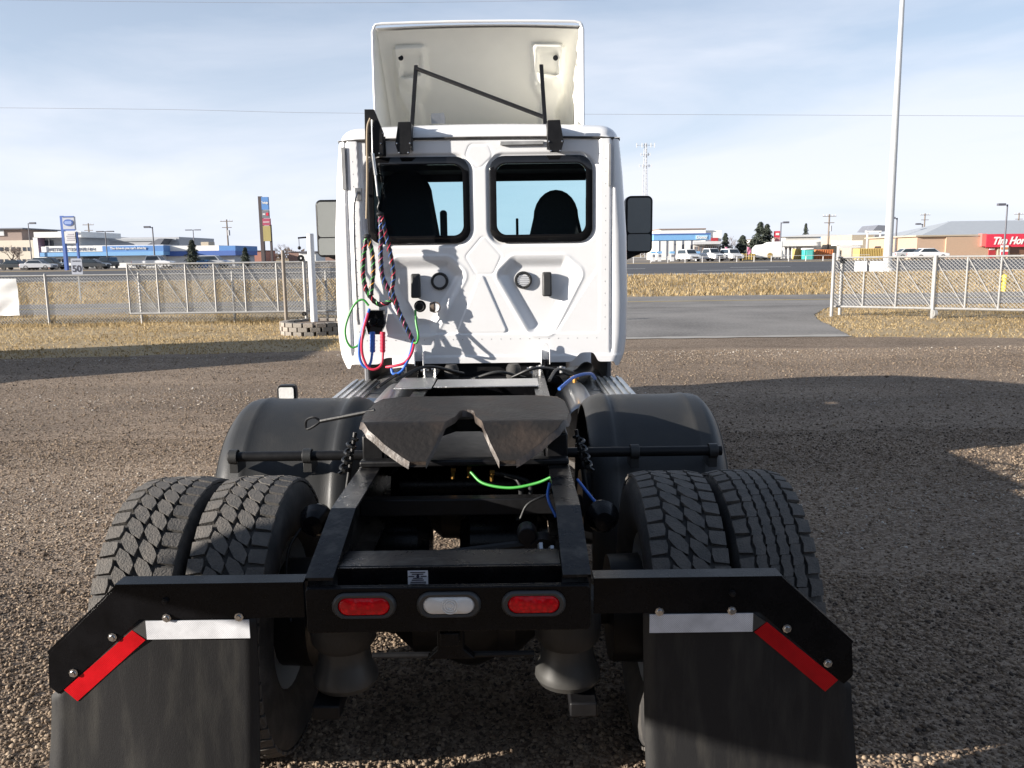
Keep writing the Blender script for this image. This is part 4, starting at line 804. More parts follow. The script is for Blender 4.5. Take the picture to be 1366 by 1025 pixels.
def wrapped(pts, cols, ph=0.0, r=0.0165, pitch=0.10):
    P = spline(pts, 10); core = part('air_line', MB().tube(P, r, 10), M['hoseblk'], T, smooth=60)
    Ls = [0.0]
    for a, b in zip(P, P[1:]): Ls.append(Ls[-1]+(b-a).length)
    n = max(12, int(Ls[-1]/0.006)); S = [Ls[-1]*i/n for i in range(n+1)]
    def at(s):
        for i in range(len(P)-1):
            if Ls[i+1] >= s: return P[i]+(P[i+1]-P[i])*((s-Ls[i])/max(1e-6, Ls[i+1]-Ls[i]))
        return P[-1]
    for c, m in enumerate(cols):
        pth = []
        for s_ in S:
            q_ = at(s_); t_ = (at(min(Ls[-1], s_+0.004))-at(max(0, s_-0.004))).normalized(); u_ = t_.cross(Vector((0, 1, 0))).normalized(); v_ = t_.cross(u_)
            a = 2*math.pi*(s_/pitch+c/len(cols))+ph; pth.append(q_+(u_*math.cos(a)+v_*math.sin(a))*(r-0.0005))
        part('spiral_wrap', MB().tube(pth, 0.0036, 5), M[m], core, smooth=60)
yh = YH-0.03
wrapped([w(489, 315, yh), w(486, 335, yh), w(484, 360, yh), w(487, 382, yh), w(494, 396, yh), w(505, 406, yh), w(517, 404, yh), w(524, 397, yh)], ['gwrap', 'redh'])
wrapped([w(490, 315, yh), w(496, 335, yh), w(498, 360, yh), w(496, 380, yh), w(495, 394, yh-0.02)], ['gwrap', 'owrap'], 1.0)
wrapped([w(507, 286, yh), w(508, 310, yh), w(508, 345, yh), w(510, 368, yh), w(517, 384, yh), w(526, 402, yh), w(536, 425, yh), w(546, 445, yh), w(553, 460, yh)], ['pink', 'bwrap'])
wrapped([w(508, 286, yh), w(514, 312, yh), w(521, 340, yh), w(525, 368, yh), w(523, 388, yh-0.02), w(530, 408, yh-0.02)], ['bwrap', 'redh'], 2.0)
for px, py in ((490, 316), (507, 286)): part('hose_tie', MB().ball(w(px, py, yh), 0.026, 12, (1.1, 1, 0.8)), M['hoseblk'], T)
gl = part('gladhand_holder', MB().prism([(W(a, b, 6.2).x, W(a, b, 6.2).z) for a, b in ((491, 414), (512, 414), (514, 432), (508, 446), (492, 446), (488, 432))], 6.17, 6.26).cyl(w(497, 430, 6.15), w(497, 430, 6.2), 0.03, 14).cyl(w(508, 430, 6.15), w(508, 430, 6.2), 0.03, 14), M['black'], T, bevel=0.006)
for px, m in ((497, 'blue'), (510.5, 'redh')):
    a, b = Vector(w(px, 443, 6.12)), Vector(w(px, 470, 6.12)); g_ = part('gladhand_grip', MB().cyl(a, b, 0.019, 12), M[m], gl)
    for k in range(6): q_ = a+(b-a)*((k+0.5)/6); part('grip_ridge', MB().lathe([(0.018, -0.004), (0.0215, -0.002), (0.0215, 0.002), (0.018, 0.004)], q_, 'z', 12), M[m], g_)
hose('air_line', [w(493, 412, 6.15), w(486, 432, 6.12), w(480, 455, 6.1), w(480, 478, 6.1), w(487, 490, 6.1), w(494, 485, 6.1), w(497, 468, 6.12)], 0.010, M['blue'], 10)
hose('air_line', [w(491, 418, 6.13), w(484, 445, 6.08), w(483, 470, 6.08), w(490, 489, 6.08), w(500, 493, 6.08), w(509, 486, 6.1), w(511, 468, 6.12)], 0.010, M['redh'], 10)
hose('air_line', [w(553, 456, yh), w(549, 472, 6.05), w(540, 484, 6.02), w(528, 488, 6.02), w(515, 490, 6.05)], 0.010, M['redh'], 10)
hose('air_line', [w(551, 456, yh), w(546, 476, 6.04), w(536, 495, 6.0), w(525, 499, 6.0), w(522, 492, 6.02)], 0.010, M['blue'], 10)
hose('air_line', [w(492, 408, 6.12), w(484, 400, 6.12), w(474, 405, 6.12), w(465, 422, 6.12), w(460.5, 440, 6.12), w(463, 456, 6.12), w(471, 464, 6.12), w(482, 456, 6.12), w(487, 440, 6.12)], 0.008, M['green'], 8)
hose('power_cable', [w(554, 414, 6.2), w(555, 430, 6.17), w(558, 448, 6.13), w(556, 457, 6.1), w(551, 458, yh)], 0.009, M['green'], 8)
so_ = part('power_socket', MB().lathe([(0, -0.05), (0.028, -0.05), (0.034, -0.03), (0.034, 0.0), (0.045, 0.0), (0.045, 0.02)], (W(560, 409, 6.26).x, 6.27, W(560, 409, 6.26).z), 'y', 20), M['satin'], T)
p = W(577, 410, 6.24); part('socket_lid', MB().lathe([(0, -0.02), (0.03, -0.02), (0.036, -0.012), (0.036, 0.012), (0.03, 0.02), (0, 0.02)], (p.x, 6.24, p.z), 'x', 16).lathe([(0.034, -0.006), (0.042, -0.006), (0.042, 0.006), (0.034, 0.006)], (p.x+0.02, 6.23, p.z), 'y', 16, True), mat('tan_socket', (0.16, 0.12, 0.09), 0.5), so_)
# ------------------------------------------------------------------ fences, gates, posts round the yard
mat('galvanised', (0.36, 0.355, 0.345), 0.55, metal=0.3, var=0.15, scale=12); G_ = MATS['galvanised']
mat('wire', (0.40, 0.395, 0.385), 0.5, metal=0.4, var=0.1)
def mesh_wires(A, B, z0, z1, cell=0.095, r=0.0068):
    """woven wire between two plan points"""
    A, B = Vector(A), Vector(B); u = (B-A); Lx = u.length; u.normalize(); h = z1-z0; mb = MB(); n = int((Lx+h)/cell)
    for k in range(n+1):
        for sg in (0, 1):
            s0 = k*cell-h; t0, t1 = max(0.0, -s0), min(h, Lx-s0)
            if t1 <= t0+0.01: continue
            pa, pb = (s0+t0, t0), (s0+t1, t1)
            if sg: pa, pb = (Lx-pa[0], pa[1]), (Lx-pb[0], pb[1])
            mb.tube([(A.x+u.x*pa[0], A.y+u.y*pa[0]+0.002*sg, z0+pa[1]), (A.x+u.x*pb[0], A.y+u.y*pb[0]+0.002*sg, z0+pb[1])], r, 3, False)
    return mb
# left fence
FYL = 24.3; xA = W(-140, 434, FYL).x; xB = W(520, 430, FYL).x
fn = thing('chain_link_fence', 'grey chain link fence with pipe posts along the dry grass left of the truck', 'fence', (xA, FYL, 0))
px0 = W(190, 432, FYL).x
for k in range(-3, 5):
    x = px0+2.72*k
    part('post', MB().cyl((x, FYL, -0.1), (x, FYL, 1.47), 0.035, 10).ball((x, FYL, 1.47), 0.04, 8, (1, 1, 0.6)), G_, fn)
part('top_rail', MB().cyl((xA, FYL, 1.43), (xB, FYL, 1.43), 0.021, 8), G_, fn)
part('wire_mesh', mesh_wires((xA, FYL+0.03, 0), (xB, FYL+0.03, 0), 0.03, 1.43), MATS['wire'], fn, fix=False, smooth=0, kind='stuff')
# sign sheet on it
p, q_ = W(-60, 373, FYL-0.06), W(27, 421, FYL-0.06)
tag(part('banner_sheet', MB().grid(lambda u, v: (p.x+(q_.x-p.x)*u, FYL-0.07-0.02*math.sin(9*u+5*v)-0.012*math.sin(17*u*v), p.z+(q_.z-p.z)*v), 24, 14), mat('white_vinyl', (0.78, 0.78, 0.77), 0.5, var=0.03), None, smooth=60), 'blank white vinyl banner tied to the chain link fence', 'banner')
def gate(name, label, A, B, z0, z1, xs, extra=()):
    A, B = Vector((*A, 0)), Vector((*B, 0)); t = thing(name, label, 'gate', A); u = (B-A)
    at = lambda f, z: A+u*f+Vector((0, 0, z))
    part('top_rail', MB().cyl(at(0, z1), at(1, z1), 0.028, 10), G_, t); part('bottom_rail', MB().cyl(at(0, z0), at(1, z0), 0.034, 10), G_, t)
    for f in xs: part('upright', MB().cyl(at(f, z0), at(f, z1), 0.026, 8), G_, t)
    for a, b in zip(xs, xs[1:]): part('brace', MB().cyl(at(a+0.002, z1-0.03), at(b-0.002, z0+0.03), 0.017, 8), G_, t)
    d = Vector((u.y, -u.x, 0)).normalized()*(-0.03)
    part('wire_mesh', mesh_wires((A+d)[:], (B+d)[:], z0, z1, 0.095, 0.0066), MATS['wire'], t, fix=False, smooth=0, kind='stuff')
    return t
gy = 23.55; ga, gb = W(173, 400, gy), W(520, 400, gy)
xs = [0]+[(W(a, 400, gy).x-ga.x)/(gb.x-ga.x) for a in (212, 250, 288, 328, 371, 413, 455, 497)]+[1]
gate('sliding_gate', 'long galvanised sliding gate with diagonal braces left of the cab', (ga.x, gy), (gb.x, gy), W(300, 417, gy).z, W(300, 351, gy).z, xs)
for px, top, r, lab in ((382, 334, 0.05, 'brown steel gate post beside the sliding gate'), (409, 346, 0.045, 'grey roller post with a wheel beside the white pole')):
    a = W(px, 425, 23.3); z1 = W(px, top, 23.3).z; t = thing('gate_post', lab, 'post', (a.x, 23.3, 0))
    part('post', MB().cyl((a.x, 23.3, -0.1), (a.x, 23.3, z1), r, 12), G_ if px > 400 else mat('weathered_pipe', (0.26, 0.22, 0.18), 0.7), t)
    if px > 400: part('roller', MB().lathe([(0.03, -0.03), (0.09, -0.03), (0.075, 0), (0.09, 0.03), (0.03, 0.03)], (a.x-0.06, 23.25, z1+0.03), 'y', 18, True), M['satin'], t); part('roller', MB().lathe([(0.02, -0.03), (0.06, -0.03), (0.06, 0.03), (0.02, 0.03)], (a.x-0.03, 23.2, 0.30), 'y', 14, True), M['satin'], t)
# right gate
ra, rb = (W(1109, 400, 23.9).x, 23.9), (W(1440, 400, 20.9).x, 20.9)
fr = lambda px: (lambda s: s)(0)
def fpx(px):
    lo, hi = 0.0, 1.0
    for _ in range(40):
        m_ = (lo+hi)/2; x = ra[0]+(rb[0]-ra[0])*m_; y = ra[1]+(rb[1]-ra[1])*m_
        if W(px, 380, y).x > x: lo = m_
        else: hi = m_
    return lo
rg = gate('sliding_gate', 'galvanised sliding gate with two white plates right of the driveway', ra, rb, 0.27, 1.66, [0]+[fpx(a) for a in (1152, 1196, 1244, 1289, 1334, 1380)]+[1])
for a, b in ((1138, 1154), (1158, 1176)):
    f0, f1 = fpx(a), fpx(b); P0 = [ra[0]+(rb[0]-ra[0])*f0, ra[1]+(rb[1]-ra[1])*f0]; P1 = [ra[0]+(rb[0]-ra[0])*f1, ra[1]+(rb[1]-ra[1])*f1]; zt, zl = W(a, 349, P0[1]).z, W(a, 362, P0[1]).z
    part('blank_plate', MB().bar((P0[0], P0[1]-0.045, (zt+zl)/2), (P1[0], P1[1]-0.045, (zt+zl)/2), 0.006, zt-zl), mat('white_vinyl', (0.78, 0.78, 0.77), 0.5), rg)
for px, Yp, top, r, lab in ((1110, 23.7, 338, 0.05, 'slim grey end post at the driveway edge of the gate'), (1245, 22.55, 341, 0.045, 'thick grey roller post in the middle of the right gate'), (1121, 24.2, 345, 0.05, 'short grey post with a wheel behind the right gate')):
    a = W(px, 400, Yp); z1 = W(px, top, Yp).z; t = thing('gate_post', lab, 'post', (a.x, Yp, 0)); part('post', MB().cyl((a.x, Yp, -0.1), (a.x, Yp, z1), r, 12), G_, t)
    if px == 1245: part('roller', MB().lathe([(0.03, -0.04), (0.10, -0.04), (0.10, 0.04), (0.03, 0.04)], (a.x, Yp-0.12, 0.14), 'x', 16, True).bb((a.x-0.06, Yp-0.14, 0.0), (a.x+0.06, Yp, 0.22)), G_, t)
    if px == 1121: part('roller', MB().lathe([(0.03, -0.03), (0.10, -0.03), (0.085, 0), (0.10, 0.03), (0.03, 0.03)], (a.x, Yp-0.08, z1-0.05), 'y', 18, True), M['satin'], t)
# white pole in a ring of blocks
wp = W(420, 441, 20.6); WPX = wp.x
t = thing('white_pole', 'thick white metal pole rising from the round stone planter', 'pole', (WPX, 20.6, 0.0))
zt = W(411, 312, 20.6).z
part('pole', MB().cyl((WPX, 20.6, -0.1), (WPX, 20.6, zt), 0.085, 18), mat('white_pole_paint', (0.8, 0.8, 0.8), 0.4, var=0.03), t)
part('camera_arm', MB().cyl((WPX, 20.6, zt-0.08), (WPX-0.30, 20.6, zt-0.10), 0.02, 8).cyl((WPX-0.28, 20.6, zt-0.10), (WPX-0.28, 20.6, zt-0.30), 0.008, 6).ball((WPX-0.28, 20.6, zt-0.34), 0.045, 10), M['satin'], t)
cx, cy, rr = W(424, 447, 20.55).x, 20.55, 0.80
t = thing('stone_planter', 'round planter ring of grey stacked blocks around the white pole', 'planter', (cx, cy, 0))
blockm = [mat('planter_block_%d' % i, c, 0.9, var=0.2, scale=15, bump=0.8, bscale=30) for i, c in enumerate(((0.24, 0.215, 0.185), (0.30, 0.26, 0.22), (0.20, 0.185, 0.165)))]
nb = 20; bm_ = bpy.data.meshes.new('block'); wd = 2*math.pi*rr/nb-0.022
mbb = MB().prism([(-wd/2, -0.10), (wd/2, -0.10), (wd/2*0.82, 0.09), (-wd/2*0.82, 0.09)], -0.052, 0.052, 'z'); blk0 = []
for m_ in blockm: o = part('block', mbb, m_, None, bevel=0.008); blk0.append(o)
first = [True]*3
for c_ in range(3):
    for k in range(nb):
        a = 2*math.pi*(k+0.5*(c_ % 2)+random.uniform(-0.06, 0.06))/nb; i = random.randrange(3)
        if first[i]: o = blk0[i]; first[i] = False
        else: o = blk0[i].copy(); C.objects.link(o)
        o.parent = t; o.location = (rr*math.sin(a), -rr*math.cos(a), 0.045+0.106*c_); o.rotation_euler = (0, 0, a+random.uniform(-0.04, 0.04))
part('soil', MB().lathe([(0, 0.28), (0.4, 0.27), (0.72, 0.24)], (cx, cy, 0), 'z', 24), mat('planter_soil', (0.14, 0.10, 0.07), 0.95, bump=0.8, bscale=25), t)
# speed sign
p = W(108, 403, 36.5); t = thing('speed_sign', 'white speed limit sign reading 50 beside the service road', 'sign', (p.x, 36.5, zg(36.5)))
z0, z1 = W(107, 366, 36.4).z, W(107, 345, 36.4).z; hw_ = 0.24
part('post', MB().bb((p.x-0.03, 36.47, 0), (p.x+0.03, 36.53, z1-0.1)), G_, t)
part('sign_board', MB().prism(rrect(p.x-hw_, z0, p.x+hw_, z1, 0.04), 36.42, 36.43), mat('sign_white', (0.38, 0.40, 0.46), 0.4, var=0.05), t)
text('number', '50', M['ink'], t, (p.x, 36.41, z0+0.24), height=0.30, bold=0.02); text('word', 'MAXIMUM', M['ink'], t, (p.x, 36.41, z1-0.11), width=0.36)
# fire hydrant beyond the right gate
p = W(1339, 387, 36.2); t = thing('fire_hydrant', 'yellow fire hydrant on the verge beyond the right gate', 'hydrant', (p.x, 36.2, zg(36.2)))
part('barrel', MB().lathe([(0, 0.75), (0.09, 0.72), (0.13, 0.64), (0.14, 0.58), (0.11, 0.56), (0.11, 0.10), (0.17, 0.09), (0.17, 0), (0, 0)], (p.x, 36.2, zg(36.2)), 'z', 18), mat('hydrant_yellow', (0.72, 0.52, 0.06), 0.45), t)
part('nozzle', MB().cyl((p.x-0.2, 36.2, zg(36.2)+0.45), (p.x+0.2, 36.2, zg(36.2)+0.45), 0.06, 12), MATS['hydrant_yellow'], t)

# ------------------------------------------------------------------ beyond the highway
ZB = 0.514
def bx(px0, py0, px1, py1, Y, D, mb=None, base=False):
    """block whose front face fills that piece of the photo at distance Y"""
    mx_, my_ = (px0+px1)/2, (py0+py1)/2; x0, x1 = W(px0, my_, Y).x, W(px1, my_, Y).x; zt = W(mx_, py0, Y).z; zl = ZB if base else W(mx_, py1, Y).z
    return (mb or MB()).bb((x0, Y, zl), (x1, Y+D, zt))
def bld(name, label, px, Y, cat='building', group=None): p = W(px, 350, Y); return thing(name, label, cat, (p.x, Y, ZB), group)
cm = lambda n, c, r=0.7, **k: mat(n, c, r, var=k.pop('var', 0.06), scale=k.pop('scale', 1.5), **k)
c_beige, c_brown, c_dkwin = cm('beige_stucco', (0.62, 0.55, 0.45)), cm('brown_cladding', (0.28, 0.21, 0.18)), cm('dark_far_window', (0.05, 0.06, 0.08), 0.15)
c_white, c_grey, c_slate = cm('far_white_wall', (0.78, 0.77, 0.74)), cm('far_grey_wall', (0.45, 0.46, 0.48)), cm('slate_cladding', (0.16, 0.17, 0.20))
c_blue, c_lblue, c_dblue = cm('sign_blue', (0.10, 0.24, 0.52)), cm('fascia_light_blue', (0.18, 0.38, 0.64)), cm('deep_blue', (0.07, 0.14, 0.40))
c_brick, c_red, c_rdk = cm('far_tan_brick', (0.44, 0.31, 0.22), scale=5), cm('sign_red', (0.62, 0.035, 0.07), 0.4), cm('dark_red', (0.35, 0.03, 0.04))
c_yel, c_teal, c_orng, c_tan = cm('yellow_steel', (0.48, 0.36, 0.13)), cm('teal_plastic', (0.06, 0.42, 0.36), 0.4), cm('rusty_orange_steel', (0.52, 0.19, 0.07)), cm('tan_wall', (0.42, 0.36, 0.28))
c_silver, c_roof, c_lgrey = cm('silver_panel', (0.48, 0.50, 0.55), 0.4), cm('grey_metal_roof', (0.40, 0.42, 0.44), 0.45), cm('pale_grey_wall', (0.62, 0.62, 0.62))
# beige office
b = bld('office_building', 'beige two storey office block with brown top floor beside the blue drive-in', 15, 150)
part('wall', bx(-40, 321, 47, 357, 150, 18, base=True), c_beige, b); part('upper_floor', bx(-40, 306, 29, 321, 150.5, 12), c_brown, b); part('upper_floor', bx(-40, 308, 5, 315, 150.3, 12), c_lgrey, b)
part('cornice', bx(-40, 304.5, 30, 306.2, 149.8, 13), c_slate, b)
for px in (-8, 1.5, 8.5, 17, 24.5, 32, 38.5):
    for py, h in ((330, 5), (346, 6)): part('window', bx(px-1.9, py, px+1.9, py+h, 149.92, 0.3), c_dkwin, b)
# drive-in restaurant
b = bld('drive_in_restaurant', 'white drive-in restaurant with long blue fascia and lettered sign', 130, 137, 'restaurant')
Yd = 137.0
mb = MB(); bx(45, 309.5, 108, 317, Yd, 14, mb); bx(45, 317, 51, 345, Yd, 14, mb); bx(45, 343, 108, 346, Yd-0.2, 14, mb); part('white_frame', mb, c_white, b)
part('recess_wall', bx(51, 317, 108, 343, Yd+2.2, 10), c_grey, b); part('side_return', bx(49, 317, 51.2, 343, Yd+0.05, 2.5), cm('plum_return', (0.24, 0.16, 0.22)), b)
for px in (54, 62, 68):
    part('window', bx(px-3, 321, px+3, 330, Yd+2.05, 0.3), c_dkwin, b)
for px in (57.6, 65.2): part('mullion', bx(px-0.4, 318, px+0.4, 331, Yd+1.95, 0.2), c_white, b)
part('sign_band', bx(55, 328.8, 137, 336.2, Yd-1.2, 3), c_white, b); part('blue_band', bx(53, 336.3, 218, 341.6, Yd-1.3, 3), c_lblue, b); part('blue_fascia', bx(136.5, 328.2, 218, 336.2, Yd-1.25, 3), c_blue, b)
part('roof', bx(60, 327.6, 218, 329, Yd, 16), c_lgrey, b)
pt = W(94, 332.6, Yd-1.35); text('sign_lettering', "PETERS' DRIVE-IN", cm('grey_letter', (0.16, 0.18, 0.24)), b, (pt.x, Yd-1.3, pt.z), width=60*Yd/FPX, height=0.48, ext=0.03, bold=0.01)['kind'] = 'stuff'
pt = W(171, 331.6, Yd-1.35); text('slogan_lettering', "The drive-in you can't drive by", c_white, b, (pt.x, Yd-1.34, pt.z), width=47*Yd/FPX, height=0.50, ext=0.03, bold=0.02)['kind'] = 'stuff'
part('wall', bx(49, 345, 150, 358, Yd+0.6, 12, base=True), cm('glazed_front', (0.30, 0.31, 0.32)), b); part('wall', bx(150, 341, 218, 358, Yd+0.2, 12, base=True), c_white, b)
part('brick_pier', bx(61, 345, 71, 358, Yd+0.2, 0.6, base=True), cm('red_brick_far', (0.36, 0.17, 0.12), scale=5), b)
for px, w_, m_ in ((55, 5, c_dkwin), (79, 3, c_dkwin), (84.5, 3, c_dkwin), (93, 4, c_white), (122, 4, c_dkwin), (129, 4, c_dkwin), (136, 2.6, c_dkwin), (143, 3, c_dkwin)):
    part('window', bx(px-w_/2-0.6, 345.5, px+w_/2+0.6, 354.5, Yd+0.42, 0.3), m_, b)
for px in (75.5, 81.8, 88, 118.5, 125.6, 132.8, 139, 147.5): part('mullion', bx(px-0.5, 345, px+0.5, 357, Yd+0.3, 0.25), c_white, b)
for px in (164, 179): part('wall_lamp', bx(px-0.7, 348, px+0.7, 350, Yd+0.1, 0.2), c_grey, b)
b = bld('blue_trim_wing', 'white and blue low wing at the far end of the drive-in', 265, 139)
Yw = 139.0
part('wall', bx(218, 341, 290, 359, Yw, 12, base=True), c_white, b); part('wall', bx(290, 341, 313, 359, Yw+0.2, 11, base=True), c_grey, b)  # grey right end: its shade is put into the wall colour
part('parapet', bx(218, 328, 292, 335, Yw-0.6, 12), c_white, b); part('parapet', bx(292, 328, 314, 335, Yw-0.6, 12), c_blue, b); part('blue_band', bx(218, 335, 314, 341.5, Yw-0.7, 12), c_dblue, b)
part('door', bx(240, 346, 250, 358, Yw-0.12, 0.3), c_lgrey, b); part('door', bx(272, 346, 277, 358, Yw-0.12, 0.3), c_slate, b); part('rooftop_unit', bx(268, 323, 278, 328, Yw+3, 3), c_tan, b)
b = bld('grey_warehouse', 'grey metal warehouse with dark end block behind the drive-in', 160, 170)
part('wall', bx(116, 317, 240, 352, 170, 20, base=True), c_grey, b); part('end_block', bx(110, 315.5, 135, 335, 168, 15), c_slate, b); part('ridge', bx(150, 319, 235, 322, 169.8, 20), c_roof, b)
x0, x1 = W(196, 325, 166).x, W(220, 325, 166).x; zt = W(210, 318.5, 166).z; part('roof_peak', MB().prism([(x0, zt-1.2), (x1-1.2, zt), (x1, zt), (x1-1.0, zt-1.2)], 166, 172), c_slate, b)
# pylon signs
def post_sign(nm, lab, px, Y): p = W(px, 355, Y); return thing(nm, lab, 'sign', (p.x, Y, ZB))
b = post_sign('pylon_sign', 'tall blue and silver pylon sign with an oval emblem in front of the drive-in', 92, 112)
Yq = 112.0; p = W(87, 350, Yq); h = lambda py: W(90, py, Yq).z; sx = lambda px: W(px, 300, Yq).x
part('post', MB().bb((sx(80.5), Yq, ZB), (sx(84), Yq+0.5, h(288))), c_dblue, b); part('post', MB().bb((sx(99), Yq, ZB), (sx(101), Yq+0.4, h(310))), c_dblue, b)
bd = part('sign_panel', MB().bb((sx(84), Yq-0.05, h(307)), (sx(99.5), Yq+0.35, h(289))), c_silver, b)
part('trim', MB().bb((sx(84), Yq-0.1, h(290.2)), (sx(99.5), Yq, h(288.5))), c_dblue, bd); part('trim', MB().bb((sx(84), Yq-0.1, h(308)), (sx(99.8), Yq, h(306))), c_dblue, bd)
part('emblem', MB().prism([((sx(84)+sx(99.5))/2+0.66*math.cos(k*math.pi/12), h(297.3)+0.44*math.sin(k*math.pi/12)) for k in range(24)], Yq-0.12, Yq-0.05), c_dblue, bd)
part('emblem_centre', MB().prism([((sx(84)+sx(99.5))/2+x, h(297.3)+z) for x, z in ((-0.5, 0.0), (-0.4, 0.2), (0.4, 0.2), (0.5, 0), (0.4, -0.2), (-0.4, -0.2))], Yq-0.15, Yq-0.12), cm('pale_blue_emblem', (0.25, 0.34, 0.6)), bd)
rb_ = part('reader_board', MB().bb((sx(84.5), Yq, h(325)), (sx(100.5), Yq+0.3, h(309))), c_lgrey, b)
for k, (a, c) in enumerate(((89, 97), (87, 99), (88, 98), (87, 97))): part('letter_row', MB().bb((sx(a), Yq-0.03, h(313.6+2.6*k)), (sx(c), Yq, h(312.2+2.6*k))), cm('faded_letters', (0.38, 0.36, 0.40)), rb_)
b = post_sign('pylon_sign', 'tall brown pylon sign with blue maroon and yellow panels behind the left fence', 354, 118)
Yq = 118.0; h = lambda py: W(354, py, Yq).z; sx = lambda px: W(px, 300, Yq).x
part('post', MB().bb((sx(346), Yq, ZB), (sx(350.5), Yq+0.6, h(262))), cm('dark_brown_post', (0.07, 0.055, 0.055)), b); part('post', MB().bb((sx(358.5), Yq+0.1, ZB), (sx(361), Yq+0.5, h(300))), cm('dark_brown_post', (0.07, 0.055, 0.055)), b)
for (a, c, y0, y1, m_) in ((350.5, 359.5, 263, 280, c_blue), (350.5, 359.5, 280.6, 291, c_slate), (350.5, 360.5, 291.6, 301, cm('maroon_panel', (0.36, 0.07, 0.12))), (350.5, 360.5, 301.6, 322, cm('yellow_panel', (0.36, 0.30, 0.12)))):
    pn = part('sign_panel', MB().bb((sx(a), Yq-0.05, h(y1)), (sx(c), Yq+0.4, h(y0))), m_, b)
    if m_ is c_blue: text('lettering', 'Travelodge', c_white, pn, (sx(355), Yq-0.08, h(271)), width=0.85, height=0.45, ext=0.01, bold=0.03)
    if m_ is c_slate: part('red_mark', MB().bb((sx(356), Yq-0.09, h(288)), (sx(359), Yq-0.05, h(284))), c_red, pn); part('white_mark', MB().bb((sx(351.5), Yq-0.09, h(287)), (sx(355), Yq-0.05, h(285))), c_lgrey, pn)
    if y0 == 291.6: part('white_line', MB().bb((sx(351.5), Yq-0.09, h(297)), (sx(359.8), Yq-0.05, h(296))), c_lgrey, pn)
# gas station
b = bld('gas_station_canopy', 'blue gas station canopy on dark columns beyond the highway', 910, 132, 'canopy')
Yc = 132.0
part('fascia', bx(872, 313, 948, 320.5, Yc, 9), c_lblue, b); part('light_panel', bx(928, 314, 944, 319.5, Yc-0.06, 0.1), cm('pale_sign_blue', (0.35, 0.55, 0.75)), b); part('roof_edge', bx(871.5, 311.6, 948.5, 313, Yc-0.1, 9.2), c_dblue, b)
pt = W(936, 316.6, Yc); text('lettering', 'Domo', c_white, b, (pt.x, Yc-0.1, pt.z), width=1.6, height=0.5, ext=0.01, bold=0.03)
for px in (880, 890.5, 900.5, 911.5, 923): part('column', bx(px-1.2, 320, px+1.2, 349, Yc+2+0.01*px, 0.5, base=True), c_slate, b)
for px, plab in ((872, 'gas pump at the mirror end of the blue canopy'), (880, 'gas pump at the first dark canopy column'), (897, 'lone gas pump midway under the blue canopy'), (931, 'gas pump between the two nearest white vehicles')):
    pm = bld('gas_pump', plab, px, 128, 'gas pump', 'gas pumps under the canopy'); part('cabinet', bx(px-2.2, 339, px+2.2, 349, 128, 0.7, base=True), c_lgrey, pm); part('header', bx(px-3, 335.5, px+3, 338.5, 127.9, 0.9), c_lblue, pm); part('display', bx(px-1.4, 340, px+1.4, 343, 127.9, 0.1), c_slate, pm)
b = bld('white_shop_building', 'white stepped shop building with red sign behind the gas canopy', 925, 150)
part('wall', bx(880, 306, 941, 349, 150, 14, base=True), c_white, b); part('wall', bx(941, 307.5, 962, 349, 150.5, 14, base=True), c_white, b); part('parapet', bx(879, 305, 942, 306.2, 149.8, 14.3), c_brown, b); part('red_sign', bx(949, 317.5, 958, 322.5, 150.2, 0.3), c_rdk, b)
part('porch_roof', bx(925, 322, 962, 326, 148, 3), c_lgrey, b)
for k in range(13): part('wall_batten', bx(926+2.8*k, 329, 927.2+2.8*k, 346, 149.9, 0.15), c_slate if k % 2 else c_brown, b)
# big warehouse, white store and yard clutter
b = bld('pale_warehouse', 'large pale warehouse with a bright blue panel behind the white store', 1090, 175)
part('wall', bx(1047, 316, 1135, 349, 175, 30, base=True), cm('pale_cream_wall', (0.66, 0.63, 0.57)), b)
x0, x1 = W(1047, 316, 175).x, W(1135, 316, 175).x; zt = W(1090, 316, 175).z; part('roof', MB().prism([(x0-0.5, zt), (x0+6, zt+0.55), (x1, zt+0.3), (x1+0.5, zt)], 174.6, 205), c_lgrey, b)
part('blue_panel', bx(1095, 316.5, 1107.5, 327, 174.5, 0.4), c_blue, b); part('blue_panel', bx(1095, 328.5, 1107, 331, 174.5, 0.4), c_dblue, b)
b = bld('white_store', 'long white store front with flat canopy beyond the highway', 1070, 150)
part('canopy', bx(1043, 320.5, 1095, 328.5, 146, 6), c_white, b); part('wall', bx(1043, 328, 1095, 348, 150, 10, base=True), c_lgrey, b)
for px in (1046, 1051.5, 1057, 1061): part('column', bx(px-0.9, 328, px+0.9, 348, 146.4, 0.5, base=True), c_white, b)
for px in (1048.7, 1054.2): part('doorway', bx(px-1.4, 331, px+1.4, 348, 149.8, 0.3, base=True), c_slate, b)
b = bld('camper_trailer', 'rounded white camper trailer with a round brown emblem', 1027, 128, 'trailer')
xa, xb = W(1008, 340, 128).x, W(1044, 340, 128).x; zt = W(1020, 327, 128).z; zu = W(1040, 323, 128).z
part('body', MB().prism([(xa, ZB+0.3), (xa, zt-0.5), (xa+0.5, zt), (xa+1.6, zt+0.1), (xa+2.2, zu), (xb, zu+0.1), (xb, ZB+0.3)], 128, 130.2), c_white, b, bevel=0.15)
part('emblem', MB().lathe([(0, -0.03), (0.40, -0.03), (0.40, 0)], (W(1027, 341, 128).x, 128, W(1027, 341, 128).z), 'y', 20), cm('brown_emblem', (0.35, 0.24, 0.08)), b)
for f in (0.35, 0.6): part('wheel', MB().lathe([(0.1, 0), (0.33, 0), (0.33, 0.2), (0.1, 0.2)], (xa+(xb-xa)*f, 128.1, ZB+0.33), 'y', 16, True), M['rubber'], b)
b = bld('portable_toilet', 'teal portable toilet with white domed roof in the far yard', 1079, 128, 'toilet')
